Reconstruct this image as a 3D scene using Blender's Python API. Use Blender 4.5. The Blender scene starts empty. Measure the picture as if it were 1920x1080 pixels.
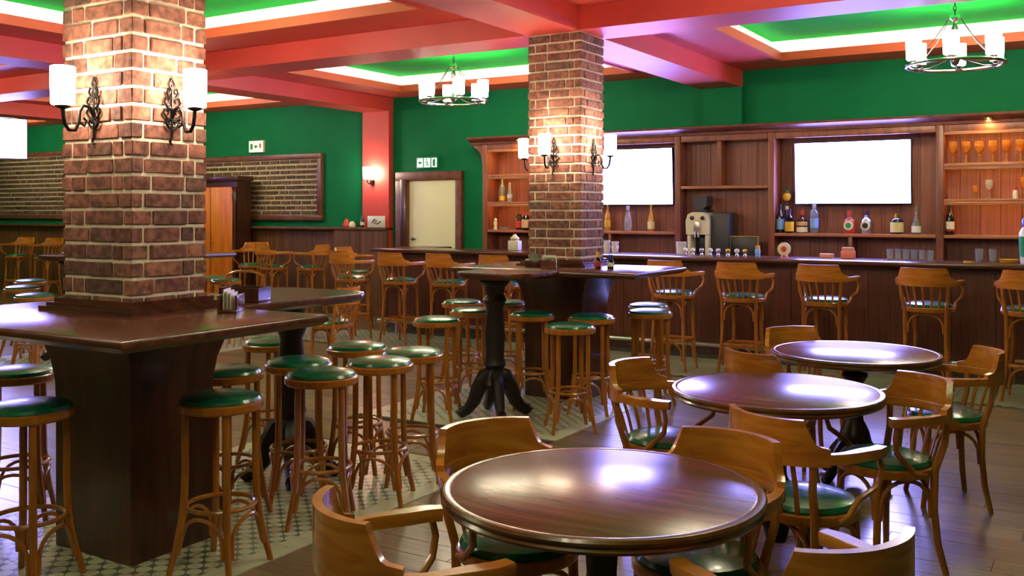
import bpy, bmesh, math, random
from mathutils import Vector
R = math.radians
PI = math.pi
rnd = random.Random(7)
sc = bpy.context.scene
C = sc.collection

# ---------------------------------------------------------------- camera, world, exposure
cam_d = bpy.data.cameras.new('camera')
cam_d.sensor_width = 36.0
cam_d.lens = 33.75
cam_d.shift_y = -143 / 1920
cam_d.clip_start = 0.05
cam = bpy.data.objects.new('camera', cam_d)
C.objects.link(cam)
cam.location = (0, 0, 1.58)
cam.rotation_euler = (R(90), 0, R(31.5))
sc.camera = cam
world = bpy.data.worlds.new('world')
sc.world = world
world.use_nodes = True
world.node_tree.nodes['Background'].inputs[0].default_value = (0.9, 0.85, 0.8, 1)
world.node_tree.nodes['Background'].inputs[1].default_value = 0.05
vs = sc.view_settings
vs.view_transform = 'Standard'
vs.look = 'None'
vs.exposure = 1.5
vs.gamma = 1.0
vs.use_curve_mapping = False

LED_E, SHADE_E, SCONCE_E, TV_E = 6.0, 23.0, 26.0, 18.0
FLOOR_TOP = 0.0
SOFFIT, CEIL, TRAY = 3.09, 3.29, 3.52
WALL_X0, WALL_X1, WALL_Y0, WALL_Y1 = -20.09, 6.81, -5.7, 11.4
BX = [-14.71, -9.33, -3.95, 1.43]
BY = [-1.37, 2.985, 7.335]

# ---------------------------------------------------------------- materials
M = {}


def base_mat(name):
    m = bpy.data.materials.new(name)
    m.use_nodes = True
    M[name] = m
    nt = m.node_tree
    return m, nt, nt.nodes['Principled BSDF']


def setp(b, **k):
    for a, v in k.items():
        b.inputs[a.replace('_', ' ')].default_value = v


def plain(name, col, rough=0.5, metal=0.0, coat=0.0, var=0.0, bump=0.0, scale=12.0):
    m, nt, b = base_mat(name)
    b.inputs['Base Color'].default_value = (*col, 1)
    b.inputs['Roughness'].default_value = rough
    b.inputs['Metallic'].default_value = metal
    b.inputs['Coat Weight'].default_value = coat
    b.inputs['Coat Roughness'].default_value = 0.08
    if var or bump:
        tc = nt.nodes.new('ShaderNodeTexCoord')
        n = nt.nodes.new('ShaderNodeTexNoise')
        n.inputs['Scale'].default_value = scale
        n.inputs['Detail'].default_value = 4
        nt.links.new(tc.outputs['Object'], n.inputs['Vector'])
        if var:
            r = nt.nodes.new('ShaderNodeValToRGB')
            r.color_ramp.elements[0].position = 0.3
            r.color_ramp.elements[1].position = 0.7
            r.color_ramp.elements[0].color = (*[c * (1 - var) for c in col], 1)
            r.color_ramp.elements[1].color = (*[min(1, c * (1 + var)) for c in col], 1)
            nt.links.new(n.outputs['Fac'], r.inputs['Fac'])
            nt.links.new(r.outputs['Color'], b.inputs['Base Color'])
        if bump:
            bp = nt.nodes.new('ShaderNodeBump')
            bp.inputs['Strength'].default_value = bump
            bp.inputs['Distance'].default_value = 0.01
            nt.links.new(n.outputs['Fac'], bp.inputs['Height'])
            nt.links.new(bp.outputs['Normal'], b.inputs['Normal'])
    return m


def wood(name, dark, light, rough=0.35, scale=(3, 3, 30), coat=0.0, rand=0.0, bump=0.05, coat_rough=0.1):
    """Streaky wood grain; the small numbers in scale lie along the grain."""
    m, nt, b = base_mat(name)
    tc = nt.nodes.new('ShaderNodeTexCoord')
    mp = nt.nodes.new('ShaderNodeMapping')
    mp.inputs['Scale'].default_value = scale
    n = nt.nodes.new('ShaderNodeTexNoise')
    n.inputs['Scale'].default_value = 1.0
    n.inputs['Detail'].default_value = 6
    n.inputs['Distortion'].default_value = 0.6
    r = nt.nodes.new('ShaderNodeValToRGB')
    r.color_ramp.elements[0].position = 0.32
    r.color_ramp.elements[1].position = 0.68
    r.color_ramp.elements[0].color = (*dark, 1)
    r.color_ramp.elements[1].color = (*light, 1)
    nt.links.new(tc.outputs['Object'], mp.inputs['Vector'])
    vec = mp.outputs['Vector']
    if rand:
        oi = nt.nodes.new('ShaderNodeObjectInfo')
        ad = nt.nodes.new('ShaderNodeVectorMath')
        ad.operation = 'ADD'
        mu = nt.nodes.new('ShaderNodeVectorMath')
        mu.operation = 'SCALE'
        mu.inputs['Scale'].default_value = 40
        cx = nt.nodes.new('ShaderNodeCombineXYZ')
        for i in range(3):
            nt.links.new(oi.outputs['Random'], cx.inputs[i])
        nt.links.new(cx.outputs[0], mu.inputs[0])
        nt.links.new(mp.outputs['Vector'], ad.inputs[0])
        nt.links.new(mu.outputs[0], ad.inputs[1])
        vec = ad.outputs[0]
    nt.links.new(vec, n.inputs['Vector'])
    nt.links.new(n.outputs['Fac'], r.inputs['Fac'])
    out = r.outputs['Color']
    if rand:
        hs = nt.nodes.new('ShaderNodeHueSaturation')
        mr = nt.nodes.new('ShaderNodeMapRange')
        mr.inputs['To Min'].default_value = 1 - rand
        mr.inputs['To Max'].default_value = 1 + rand
        nt.links.new(oi.outputs['Random'], mr.inputs['Value'])
        nt.links.new(mr.outputs[0], hs.inputs['Value'])
        nt.links.new(out, hs.inputs['Color'])
        out = hs.outputs['Color']
    nt.links.new(out, b.inputs['Base Color'])
    b.inputs['Roughness'].default_value = rough
    b.inputs['Coat Weight'].default_value = coat
    b.inputs['Coat Roughness'].default_value = coat_rough
    if bump:
        bp = nt.nodes.new('ShaderNodeBump')
        bp.inputs['Strength'].default_value = bump
        bp.inputs['Distance'].default_value = 0.004
        nt.links.new(n.outputs['Fac'], bp.inputs['Height'])
        nt.links.new(bp.outputs['Normal'], b.inputs['Normal'])
    return m


def emit(name, col, strength, basecol=None):
    m, nt, b = base_mat(name)
    b.inputs['Base Color'].default_value = (*(basecol or col), 1)
    b.inputs['Emission Color'].default_value = (*col, 1)
    b.inputs['Emission Strength'].default_value = strength
    b.inputs['Roughness'].default_value = 0.5
    return m


def glass(name, col, rough=0.03, alpha=0.45):
    m, nt, b = base_mat(name)
    setp(b, Roughness=rough, IOR=1.45)
    b.inputs['Base Color'].default_value = (*col, 1)
    b.inputs['Transmission Weight'].default_value = 0.85
    return m


def brick_mat(name, cols, rough=0.85):
    m, nt, b = base_mat(name)
    oi = nt.nodes.new('ShaderNodeObjectInfo')
    r = nt.nodes.new('ShaderNodeValToRGB')
    els = r.color_ramp.elements
    while len(els) < len(cols):
        els.new(0.5)
    for i, c in enumerate(cols):
        els[i].position = i / (len(cols) - 1)
        els[i].color = (*c, 1)
    tc = nt.nodes.new('ShaderNodeTexCoord')
    ge = nt.nodes.new('ShaderNodeNewGeometry')
    n = nt.nodes.new('ShaderNodeTexNoise')
    n.inputs['Scale'].default_value = 28
    n.inputs['Detail'].default_value = 5
    nt.links.new(ge.outputs['Position'], n.inputs['Vector'])
    mx = nt.nodes.new('ShaderNodeMix')
    mx.data_type = 'RGBA'
    mx.blend_type = 'MULTIPLY'
    rr = nt.nodes.new('ShaderNodeValToRGB')
    rr.color_ramp.elements[0].position = 0.35
    rr.color_ramp.elements[0].color = (0.45, 0.42, 0.42, 1)
    rr.color_ramp.elements[1].position = 0.65
    rr.color_ramp.elements[1].color = (1.25, 1.2, 1.15, 1)
    mx.inputs[0].default_value = 1.0
    nt.links.new(oi.outputs['Random'], r.inputs['Fac'])
    nt.links.new(n.outputs['Fac'], rr.inputs['Fac'])
    nt.links.new(r.outputs['Color'], mx.inputs[6])
    nt.links.new(rr.outputs['Color'], mx.inputs[7])
    nt.links.new(mx.outputs[2], b.inputs['Base Color'])
    bp = nt.nodes.new('ShaderNodeBump')
    bp.inputs['Strength'].default_value = 0.5
    bp.inputs['Distance'].default_value = 0.006
    nt.links.new(n.outputs['Fac'], bp.inputs['Height'])
    nt.links.new(bp.outputs['Normal'], b.inputs['Normal'])
    b.inputs['Roughness'].default_value = rough
    return m


def tile_mat(name, light, dark, freq):
    """Printed geometric ornament, one drawing per tile (generated coordinates run 0..1 over each tile)."""
    m, nt, b = base_mat(name)
    tc = nt.nodes.new('ShaderNodeTexCoord')
    sep = nt.nodes.new('ShaderNodeSeparateXYZ')
    nt.links.new(tc.outputs['Generated'], sep.inputs[0])

    def mth(op, a, bb=None):
        nd = nt.nodes.new('ShaderNodeMath')
        nd.operation = op
        for i, v in enumerate((a, bb)):
            if v is None:
                continue
            if isinstance(v, (int, float)):
                nd.inputs[i].default_value = v
            else:
                nt.links.new(v, nd.inputs[i])
        return nd.outputs[0]
    x, y = sep.outputs[0], sep.outputs[1]
    fx = mth('COSINE', mth('MULTIPLY', x, 2 * PI * freq))
    fy = mth('COSINE', mth('MULTIPLY', y, 2 * PI * freq))
    a = mth('ABSOLUTE', mth('ADD', fx, fy))
    p = mth('ABSOLUTE', mth('MULTIPLY', fx, fy))
    v = mth('SUBTRACT', a, mth('MULTIPLY', p, 0.7))
    r = nt.nodes.new('ShaderNodeValToRGB')
    r.color_ramp.elements[0].position = 0.12
    r.color_ramp.elements[0].color = (*dark, 1)
    r.color_ramp.elements[1].position = 0.3
    r.color_ramp.elements[1].color = (*light, 1)
    nt.links.new(v, r.inputs['Fac'])
    nt.links.new(r.outputs['Color'], b.inputs['Base Color'])
    b.inputs['Roughness'].default_value = 0.28
    return m


plain('green_paint', (0.003, 0.16, 0.055), 0.7, var=0.06, scale=3)
for _n in ('green_paint',):
    M[_n].node_tree.nodes['Principled BSDF'].inputs['Specular IOR Level'].default_value = 0.15
plain('red_paint', (0.60, 0.065, 0.05), 0.5, var=0.05, scale=3)
plain('trim_paint', (0.60, 0.10, 0.035), 0.5)
plain('white_paint', (0.8, 0.82, 0.76), 0.6)
plain('tray_green', (0.0015, 0.20, 0.018), 0.9)
M['tray_green'].node_tree.nodes['Principled BSDF'].inputs['Specular IOR Level'].default_value = 0.1
plain('mortar', (0.76, 0.66, 0.52), 0.95, var=0.12, bump=0.4, scale=60)
plain('dark_mortar', (0.50, 0.41, 0.28), 0.95, var=0.15, bump=0.4, scale=60)
brick_mat('brick', [(0.14, 0.072, 0.055), (0.29, 0.115, 0.08), (0.21, 0.085, 0.06), (0.35, 0.15, 0.10), (0.17, 0.095, 0.07)])
brick_mat('panel_brick', [(0.07, 0.042, 0.026), (0.16, 0.09, 0.05), (0.10, 0.058, 0.03), (0.20, 0.12, 0.065)])
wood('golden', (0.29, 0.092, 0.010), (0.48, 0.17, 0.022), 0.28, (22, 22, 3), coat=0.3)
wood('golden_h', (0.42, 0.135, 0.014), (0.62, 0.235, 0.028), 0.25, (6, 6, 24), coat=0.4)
wood('mahogany', (0.032, 0.009, 0.004), (0.085, 0.026, 0.010), 0.28, (16, 16, 2), coat=0.2)
wood('mahogany_top', (0.05, 0.014, 0.006), (0.13, 0.040, 0.018), 0.22, (2, 16, 16))
wood('table_veneer', (0.10, 0.026, 0.016), (0.23, 0.068, 0.042), 0.24, (2, 20, 20))
wood('rim_wood', (0.09, 0.03, 0.010), (0.20, 0.075, 0.025), 0.25, (6, 6, 20), coat=0.3)
wood('bar_wood', (0.065, 0.018, 0.009), (0.15, 0.045, 0.020), 0.35, (16, 16, 1.6), rand=0.12)
wood('shelf_wood', (0.17, 0.052, 0.030), (0.31, 0.105, 0.06), 0.4, (14, 14, 1.5), rand=0.12)
wood('shelf_board', (0.28, 0.09, 0.04), (0.44, 0.16, 0.07), 0.35, (1.5, 14, 14))
wood('wainscot', (0.085, 0.034, 0.011), (0.19, 0.08, 0.028), 0.45, (12, 12, 1.5), rand=0.1)
wood('frame_wood', (0.10, 0.03, 0.018), (0.20, 0.065, 0.04), 0.4, (8, 8, 8))
wood('plank', (0.16, 0.105, 0.05), (0.30, 0.205, 0.10), 0.3, (1.6, 14, 14), rand=0.22, coat=0.15)
wood('orange_wood', (0.55, 0.14, 0.006), (0.78, 0.23, 0.010), 0.4, (10, 10, 1.2))
tile_mat('pattern_tile', (0.58, 0.57, 0.40), (0.14, 0.16, 0.10), 2)
tile_mat('bar_tile', (0.42, 0.42, 0.30), (0.16, 0.17, 0.12), 3)
plain('border_tile', (0.55, 0.54, 0.36), 0.3, var=0.08, scale=6)
plain('grout', (0.16, 0.16, 0.11), 0.9)
plain('subfloor', (0.04, 0.025, 0.015), 0.9)
plain('green_leather', (0.006, 0.13, 0.065), 0.26, coat=0.25, var=0.1, bump=0.05, scale=40)
plain('iron', (0.012, 0.010, 0.010), 0.4, metal=0.6)
plain('cast_iron', (0.018, 0.012, 0.011), 0.38, metal=0.3, bump=0.2, scale=60)
plain('chrome', (0.55, 0.52, 0.5), 0.18, metal=1.0)
plain('steel', (0.5, 0.5, 0.48), 0.3, metal=1.0)
plain('black_plastic', (0.012, 0.012, 0.015), 0.35)
plain('grey_plastic', (0.035, 0.035, 0.042), 0.4)
plain('cream_door', (0.82, 0.79, 0.52), 0.5, var=0.04, scale=2)
plain('porcelain', (0.75, 0.74, 0.68), 0.25)
plain('ivory', (0.70, 0.66, 0.50), 0.35)
plain('red_gloss', (0.55, 0.04, 0.03), 0.35)
plain('pink_paper', (0.75, 0.22, 0.16), 0.6)
plain('peach_paper', (0.70, 0.32, 0.18), 0.6)
plain('yellow_label', (0.75, 0.42, 0.02), 0.5)
plain('blue_label', (0.20, 0.38, 0.75), 0.5)
plain('white_label', (0.75, 0.72, 0.62), 0.5)
plain('peach_label', (0.70, 0.40, 0.22), 0.5)
plain('cream_label', (0.72, 0.60, 0.28), 0.5)
plain('gold', (0.75, 0.45, 0.10), 0.25, metal=0.9)
plain('dark_bottle', (0.008, 0.007, 0.012), 0.12, coat=0.5)
plain('brown_bottle', (0.05, 0.014, 0.006), 0.12, coat=0.5)
plain('amber_drink', (0.50, 0.20, 0.015), 0.12, coat=0.5)
plain('green_mark', (0.01, 0.28, 0.09), 0.5)
plain('purple_foil', (0.05, 0.02, 0.10), 0.3)
plain('blue_plastic', (0.02, 0.04, 0.35), 0.35)
plain('ink', (0.02, 0.02, 0.02), 0.6)
plain('grey_baseboard', (0.10, 0.10, 0.085), 0.4)
glass('clear_glass', (0.85, 0.9, 0.88))
glass('amber_glass', (0.95, 0.55, 0.10))
glass('pale_bottle', (0.60, 0.72, 0.62))
glass('ice_bottle', (0.55, 0.68, 0.85))
emit('led', (0.95, 1.0, 0.86), LED_E)
emit('shade_glow', (1.0, 0.80, 0.60), SHADE_E, (0.9, 0.9, 0.85))
emit('sconce_glow', (1.0, 0.78, 0.56), SCONCE_E, (0.9, 0.9, 0.85))
emit('screen', (0.31, 0.29, 1.0), TV_E, (0.02, 0.02, 0.02))
emit('sign_white', (0.85, 1.0, 0.88), 0.9)
emit('sign_yellow', (1.0, 0.95, 0.45), 0.55)
emit('shelf_glow', (1.0, 0.50, 0.12), 11.0)
emit('puck_glow', (1.0, 0.55, 0.14), 220.0)


# ---------------------------------------------------------------- mesh helpers
class MB:
    def __init__(s):
        s.v, s.f = [], []

    def raw(s, vs_, fs_):
        o = len(s.v)
        s.v += [tuple(p) for p in vs_]
        s.f += [tuple(i + o for i in f) for f in fs_]
        return s

    def box(s, x0, x1, y0, y1, z0, z1):
        return s.raw([(x0, y0, z0), (x1, y0, z0), (x1, y1, z0), (x0, y1, z0), (x0, y0, z1), (x1, y0, z1), (x1, y1, z1), (x0, y1, z1)],
                     [(0, 3, 2, 1), (4, 5, 6, 7), (0, 1, 5, 4), (1, 2, 6, 5), (2, 3, 7, 6), (3, 0, 4, 7)])

    def rbox(s, x0, x1, y0, y1, z0, z1, b=0.01, seg=2):
        bm = bmesh.new()
        bmesh.ops.create_cube(bm, size=1)
        for v in bm.verts:
            v.co = ((x0 + x1) / 2 + v.co.x * (x1 - x0), (y0 + y1) / 2 + v.co.y * (y1 - y0), (z0 + z1) / 2 + v.co.z * (z1 - z0))
        bmesh.ops.bevel(bm, geom=list(bm.edges), offset=b, segments=seg, affect='EDGES', profile=0.5)
        bm.verts.index_update()
        s.raw([v.co[:] for v in bm.verts], [[v.index for v in f.verts] for f in bm.faces])
        bm.free()
        return s

    def tube(s, pts, rad, n=8, closed=False, flat=1.0, up=None):
        pts = [Vector(p) for p in pts]
        k = len(pts)
        rads = rad if isinstance(rad, (list, tuple)) else [rad] * k
        rings = []
        prev = None
        for i in range(k):
            if closed:
                t = pts[(i + 1) % k] - pts[i - 1]
            else:
                t = pts[min(i + 1, k - 1)] - pts[max(i - 1, 0)]
            if t.length < 1e-9:
                t = Vector((0, 0, 1))
            t.normalize()
            if up is not None:
                a = Vector(up) - t * t.dot(Vector(up))
            elif prev is None:
                a = t.orthogonal()
            else:
                a = prev - t * prev.dot(t)
            if a.length < 1e-6:
                a = t.orthogonal()
            a.normalize()
            prev = a
            b = t.cross(a)
            rings.append([pts[i] + (a * math.cos(2 * PI * j / n) * flat + b * math.sin(2 * PI * j / n)) * rads[i] for j in range(n)])
        vs_ = [p[:] for r_ in rings for p in r_]
        fs_ = []
        m = k if closed else k - 1
        for i in range(m):
            i2 = (i + 1) % k
            for j in range(n):
                j2 = (j + 1) % n
                fs_.append((i * n + j, i * n + j2, i2 * n + j2, i2 * n + j))
        if not closed:
            fs_.append(tuple(range(n))[::-1])
            fs_.append(tuple((k - 1) * n + j for j in range(n)))
        return s.raw(vs_, fs_)

    def lathe(s, prof, n=24, c=(0, 0, 0), close=True):
        vs_, fs_ = [], []
        k = len(prof)
        for r_, z in prof:
            for j in range(n):
                a = 2 * PI * j / n
                vs_.append((c[0] + r_ * math.cos(a), c[1] + r_ * math.sin(a), c[2] + z))
        for i in range(k - 1):
            for j in range(n):
                j2 = (j + 1) % n
                fs_.append((i * n + j, i * n + j2, (i + 1) * n + j2, (i + 1) * n + j))
        if close:
            if prof[0][0] > 1e-5:
                fs_.append(tuple(range(n))[::-1])
            if prof[-1][0] > 1e-5:
                fs_.append(tuple((k - 1) * n + j for j in range(n)))
        return s.raw(vs_, fs_)

    def prism(s, poly, z0, z1, bev=0.0):
        n = len(poly)
        vs_ = [(x, y, z0) for x, y in poly] + [(x, y, z1) for x, y in poly]
        fs_ = [tuple(range(n))[::-1], tuple(range(n, 2 * n))]
        for i in range(n):
            j = (i + 1) % n
            fs_.append((i, j, n + j, n + i))
        return s.raw(vs_, fs_)

    def board(s, path, thick, zl, zh):
        """A board bent along a plan path; zl and zh give its lower and upper edge at each point."""
        k = len(path)
        vs_, fs_ = [], []
        for i, (x, y) in enumerate(path):
            a = Vector(path[max(i - 1, 0)])
            b = Vector(path[min(i + 1, k - 1)])
            t = (b - a).normalized()
            nx, ny = -t.y * thick / 2, t.x * thick / 2
            vs_ += [(x + nx, y + ny, zl[i]), (x - nx, y - ny, zl[i]), (x - nx, y - ny, zh[i]), (x + nx, y + ny, zh[i])]
        for i in range(k - 1):
            for j in range(4):
                j2 = (j + 1) % 4
                fs_.append((4 * i + j, 4 * i + j2, 4 * i + 4 + j2, 4 * i + 4 + j))
        fs_ += [(3, 2, 1, 0), (4 * k - 4, 4 * k - 3, 4 * k - 2, 4 * k - 1)]
        return s.raw(vs_, fs_)

    def move(s, dx=0, dy=0, dz=0, rz=0, sc_=1):
        c_, s_ = math.cos(rz), math.sin(rz)
        s.v = [((x * c_ - y * s_) * sc_ + dx, (x * s_ + y * c_) * sc_ + dy, z * sc_ + dz) for x, y, z in s.v]
        return s

    def mesh(s, name, mt, smooth=True, angle=40):
        me = bpy.data.meshes.new(name)
        me.from_pydata(s.v, [], s.f)
        bm = bmesh.new()
        bm.from_mesh(me)
        bmesh.ops.recalc_face_normals(bm, faces=bm.faces)
        bm.to_mesh(me)
        bm.free()
        me.materials.append(M[mt])
        if smooth:
            me.polygons.foreach_set('use_smooth', [True] * len(me.polygons))
            me.set_sharp_from_angle(angle=R(angle))
        me.update()
        return me

    def build(s, name, mt, parent=None, smooth=True, loc=None, angle=40):
        return link(name, s.mesh(name, mt, smooth, angle), parent, loc)


def link(name, me, parent=None, loc=None, scale=None, rz=None):
    o = bpy.data.objects.new(name, me)
    C.objects.link(o)
    if parent is not None:
        o.parent = parent
    if loc is not None:
        o.location = loc
    if scale is not None:
        o.scale = scale
    if rz is not None:
        o.rotation_euler = (0, 0, rz)
    return o


def tag(o, label, cat, group=None):
    o['label'] = label
    o['category'] = cat
    if group:
        o['group'] = group
    return o


def thing(name, label, cat, loc=(0, 0, 0), rz=0, group=None):
    o = link(name, None, None, loc, None, rz)
    o.empty_display_size = 0.1
    return tag(o, label, cat, group)


def struct(o, label=None, cat=None):
    o['kind'] = 'structure'
    if label:
        o['label'] = label
        o['category'] = cat
    return o


def copy_tree(o, parent=None):
    c = o.copy()
    C.objects.link(c)
    c.parent = parent
    for ch in list(KIDS.get(o.name, o.children)):
        copy_tree(ch, c)
    return c


KIDS = {}


def freeze(o):
    """Remember a prototype's children once, so that copying does not search the scene each time."""
    ks = [c for c in bpy.data.objects if c.parent == o]
    KIDS[o.name] = ks
    for k_ in ks:
        freeze(k_)


USED = set()


def place(proto, loc, rz, label, cat, group):
    if proto.name not in USED:
        USED.add(proto.name)
        o = proto
    else:
        o = copy_tree(proto)
    o.location = loc
    o.rotation_euler = (0, 0, rz)
    tag(o, label, cat, group)
    return o


def face(dx, dy):
    """Rotation that turns a thing built to face +Y toward (dx, dy)."""
    return math.atan2(dy, dx) - PI / 2


# unit pieces
def unit_block(name, mt, bev=(0.03, 0.08, 0.08)):
    bm = bmesh.new()
    bmesh.ops.create_cube(bm, size=1)
    bmesh.ops.bevel(bm, geom=list(bm.edges), offset=0.045, segments=1, affect='EDGES')
    for v in bm.verts:
        v.co += Vector((rnd.uniform(-1, 1) * bev[0], rnd.uniform(-1, 1) * bev[1], rnd.uniform(-1, 1) * bev[2])) * 0.35
    me = bpy.data.meshes.new(name)
    bm.to_mesh(me)
    bm.free()
    me.materials.append(M[mt])
    return me


BRICKS = [unit_block('brick', 'brick') for _ in range(6)]
PBRICKS = [unit_block('brick', 'panel_brick') for _ in range(5)]

# ---------------------------------------------------------------- floor
fl = struct(MB().box(WALL_X0, WALL_X1, WALL_Y0, WALL_Y1, -0.12, -0.016).build('floor', 'subfloor', smooth=False))
ISL = [(-4.95, -3.2, 1.6, 5.0), (-4.95, -3.2, 5.8, 8.2), (-10.2, -8.45, 5.0, 8.7)]
BARZ = (-9.6, 2.6, 8.75, 9.95)


def on_tile(x0, x1, y0, y1):
    for a, b, c, d in ISL + [BARZ]:
        if x0 < b - 1e-3 and x1 > a + 1e-3 and y0 < d - 1e-3 and y1 > c + 1e-3:
            return True
    return False


# planks run along X; cut where tile fields begin
plank_me = MB().raw(*(lambda m: (m.v, m.f))(MB().rbox(-.5, .5, -.5, .5, -.5, .5, 0.012, 1))).mesh('plank', 'plank', smooth=False)
PW, PL = 0.165, 1.35
planks = []
j = 0
y = WALL_Y0
while y < WALL_Y1:
    y1 = min(y + PW, WALL_Y1)
    # free x intervals in this row
    cuts = [(WALL_X0, WALL_X1)]
    for a, b, c, d in ISL + [BARZ]:
        if y < d - 0.02 and y1 > c + 0.02:
            new = []
            for p, q in cuts:
                if a > p:
                    new.append((p, min(q, a)))
                if b < q:
                    new.append((max(p, b), q))
            cuts = [t for t in new if t[1] - t[0] > 0.02]
    for p, q in cuts:
        x = p - (j * 0.47 % PL)
        while x < q:
            a, b = max(x, p), min(x + PL, q)
            if b - a > 0.03:
                planks.append((a, b, y, y1))
            x += PL
    j += 1
    y = y1


def pl_score(p):
    cx, cy = (p[0] + p[1]) / 2, (p[2] + p[3]) / 2
    Z = -cx * .5225 + cy * .8526
    l = cx * .8526 + cy * .5225
    if Z < 1.0:
        return 1e6 + abs(Z)
    u = l / Z
    if u > 0.58 or u < -0.58 or 1.58 / Z > 0.42:
        return 1e5 + Z
    return Z + (3 if cx < -3 else 0)


planks.sort(key=pl_score)
for a, b, c, d in planks[:300]:
    link('plank', plank_me, fl, ((a + b) / 2, (c + d) / 2, -0.008 - rnd.random() * 0.0008), (b - a - 0.003, d - c - 0.003, 0.016))
mb = MB()
for a, b, c, d in planks[300:]:
    mb.box(a + .0015, b - .0015, c + .0015, d - .0015, -0.015, -0.0005)
rest = mb.build('plank_field', 'plank', fl, smooth=False)
rest['kind'] = 'stuff'


def unit_tile(nm, mt):
    return MB().rbox(-.5, .5, -.5, .5, -.5, .5, 0.02, 1).mesh(nm, mt, smooth=False)


ptile, btile, bdtile = unit_tile('tile', 'pattern_tile'), unit_tile('tile', 'bar_tile'), unit_tile('border_tile', 'border_tile')


def tile_field(name, x0, x1, y0, y1, label):
    root = struct(MB().box(x0, x1, y0, y1, -0.016, -0.004).build(name, 'grout', smooth=False))
    bw = 0.13
    cx0, cx1, cy0, cy1 = x0 + bw, x1 - bw, y0 + bw, y1 - bw
    nx, ny = round((cx1 - cx0) / 0.2), round((cy1 - cy0) / 0.2)
    tx, ty = (cx1 - cx0) / nx, (cy1 - cy0) / ny
    for i in range(nx):
        for j_ in range(ny):
            link('tile', ptile, root, (cx0 + (i + .5) * tx, cy0 + (j_ + .5) * ty, -0.002), (tx - .003, ty - .003, 0.01))
    m = max(1, round((y1 - y0) / 0.4))
    for i in range(m):
        for xx in (x0 + bw / 2, x1 - bw / 2):
            link('border_tile', bdtile, root, (xx, y0 + (i + .5) * (y1 - y0) / m, -0.0018), (bw - .003, (y1 - y0) / m - .003, 0.01))
    m = max(1, round((cx1 - cx0) / 0.4))
    for i in range(m):
        for yy in (y0 + bw / 2, y1 - bw / 2):
            link('border_tile', bdtile, root, (cx0 + (i + .5) * (cx1 - cx0) / m, yy, -0.0018), ((cx1 - cx0) / m - .003, bw - .003, 0.01))
    return root


for i, (a, b, c, d) in enumerate(ISL):
    tile_field('floor_tile_field', a, b, c, d, '')
root = struct(MB().box(*BARZ, -0.016, -0.004).build('floor_tile_field', 'grout', smooth=False))
nx, ny = 40, 4
tx, ty = (BARZ[1] - BARZ[0]) / nx, (BARZ[3] - BARZ[2]) / ny
for i in range(nx):
    for j in range(ny):
        link('tile', btile, root, (BARZ[0] + (i + .5) * tx, BARZ[2] + (j + .5) * ty, -0.002), (tx - .004, ty - .004, 0.01))

# ---------------------------------------------------------------- walls
T = 0.15
WTOP = 3.75
wb = struct(MB().box(WALL_X0 - T, WALL_X1 + T, WALL_Y1, WALL_Y1 + T, -0.1, WTOP).build('wall_back', 'green_paint', smooth=False))
struct(MB().box(WALL_X0 - T, WALL_X1 + T, WALL_Y0 - T, WALL_Y0, -0.1, WTOP).build('wall_front', 'green_paint', smooth=False))
struct(MB().box(WALL_X0 - T, WALL_X0, WALL_Y0, WALL_Y1, -0.1, WTOP).build('wall_left', 'green_paint', smooth=False))
struct(MB().box(WALL_X1, WALL_X1 + T, WALL_Y0, WALL_Y1, -0.1, WTOP).build('wall_right', 'green_paint', smooth=False))
MB().box(-9.60, -9.09, 11.30, 11.4, 0, SOFFIT).build('pilaster', 'red_paint', wb, smooth=False)
MB().box(-4.17, -3.68, 11.30, 11.4, 0, SOFFIT).build('pilaster', 'green_paint', wb, smooth=False)

# wainscot along the far part of the back wall
wains_me = MB()
x = WALL_X0
wp = MB().rbox(-.5, .5, -.5, .5, -.5, .5, 0.01, 1).mesh('wainscot_panel', 'wainscot', smooth=False)
xa, xb = WALL_X0, -9.09
n = 21
for i in range(n):
    w = (xb - xa) / n
    link('wainscot_panel', wp, wb, (xa + (i + .5) * w, 11.275 if xa + (i + .5) * w > -9.66 - w / 2 else 11.375, 0.65), (w - .006, 0.05, 1.30))
MB().rbox(xa, -9.09, 11.22, 11.40, 1.30, 1.345, 0.008).build('wainscot_cap', 'wainscot', wb)
MB().box(xa, -9.09, 11.23, 11.30, 0, 0.12).build('baseboard', 'wainscot', wb, smooth=False)

# ---------------------------------------------------------------- ceiling, beams, trays
xs = [WALL_X0] + BX + [WALL_X1]
ys = [WALL_Y0] + BY + [WALL_Y1]
HB = 0.25
mb = MB()
bays = []
for i in range(5):
    for j in range(4):
        x0 = xs[i] + (HB if i else 0)
        x1 = xs[i + 1] - (HB if i < 4 else 0)
        y0 = ys[j] + (HB if j else 0)
        y1 = ys[j + 1] - (HB if j < 3 else 0)
        m_ = 0.62
        ox0, ox1, oy0, oy1 = x0 + m_, x1 - m_, y0 + m_, y1 - m_
        mb.box(x0, x1, y0, oy0, CEIL, CEIL + .06)
        mb.box(x0, x1, oy1, y1, CEIL, CEIL + .06)
        mb.box(x0, ox0, oy0, oy1, CEIL, CEIL + .06)
        mb.box(ox1, x1, oy0, oy1, CEIL, CEIL + .06)
        bays.append((i, j, ox0, ox1, oy0, oy1))
ceil = struct(mb.build('ceiling', 'red_paint', smooth=False))


def frame_boxes(mb_, x0, x1, y0, y1, w, z0, z1):
    """Four boxes round the inside of a rectangle."""
    mb_.box(x0, x1, y0, y0 + w, z0, z1)
    mb_.box(x0, x1, y1 - w, y1, z0, z1)
    mb_.box(x0, x0 + w, y0 + w, y1 - w, z0, z1)
    mb_.box(x1 - w, x1, y0 + w, y1 - w, z0, z1)
    return mb_


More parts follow.
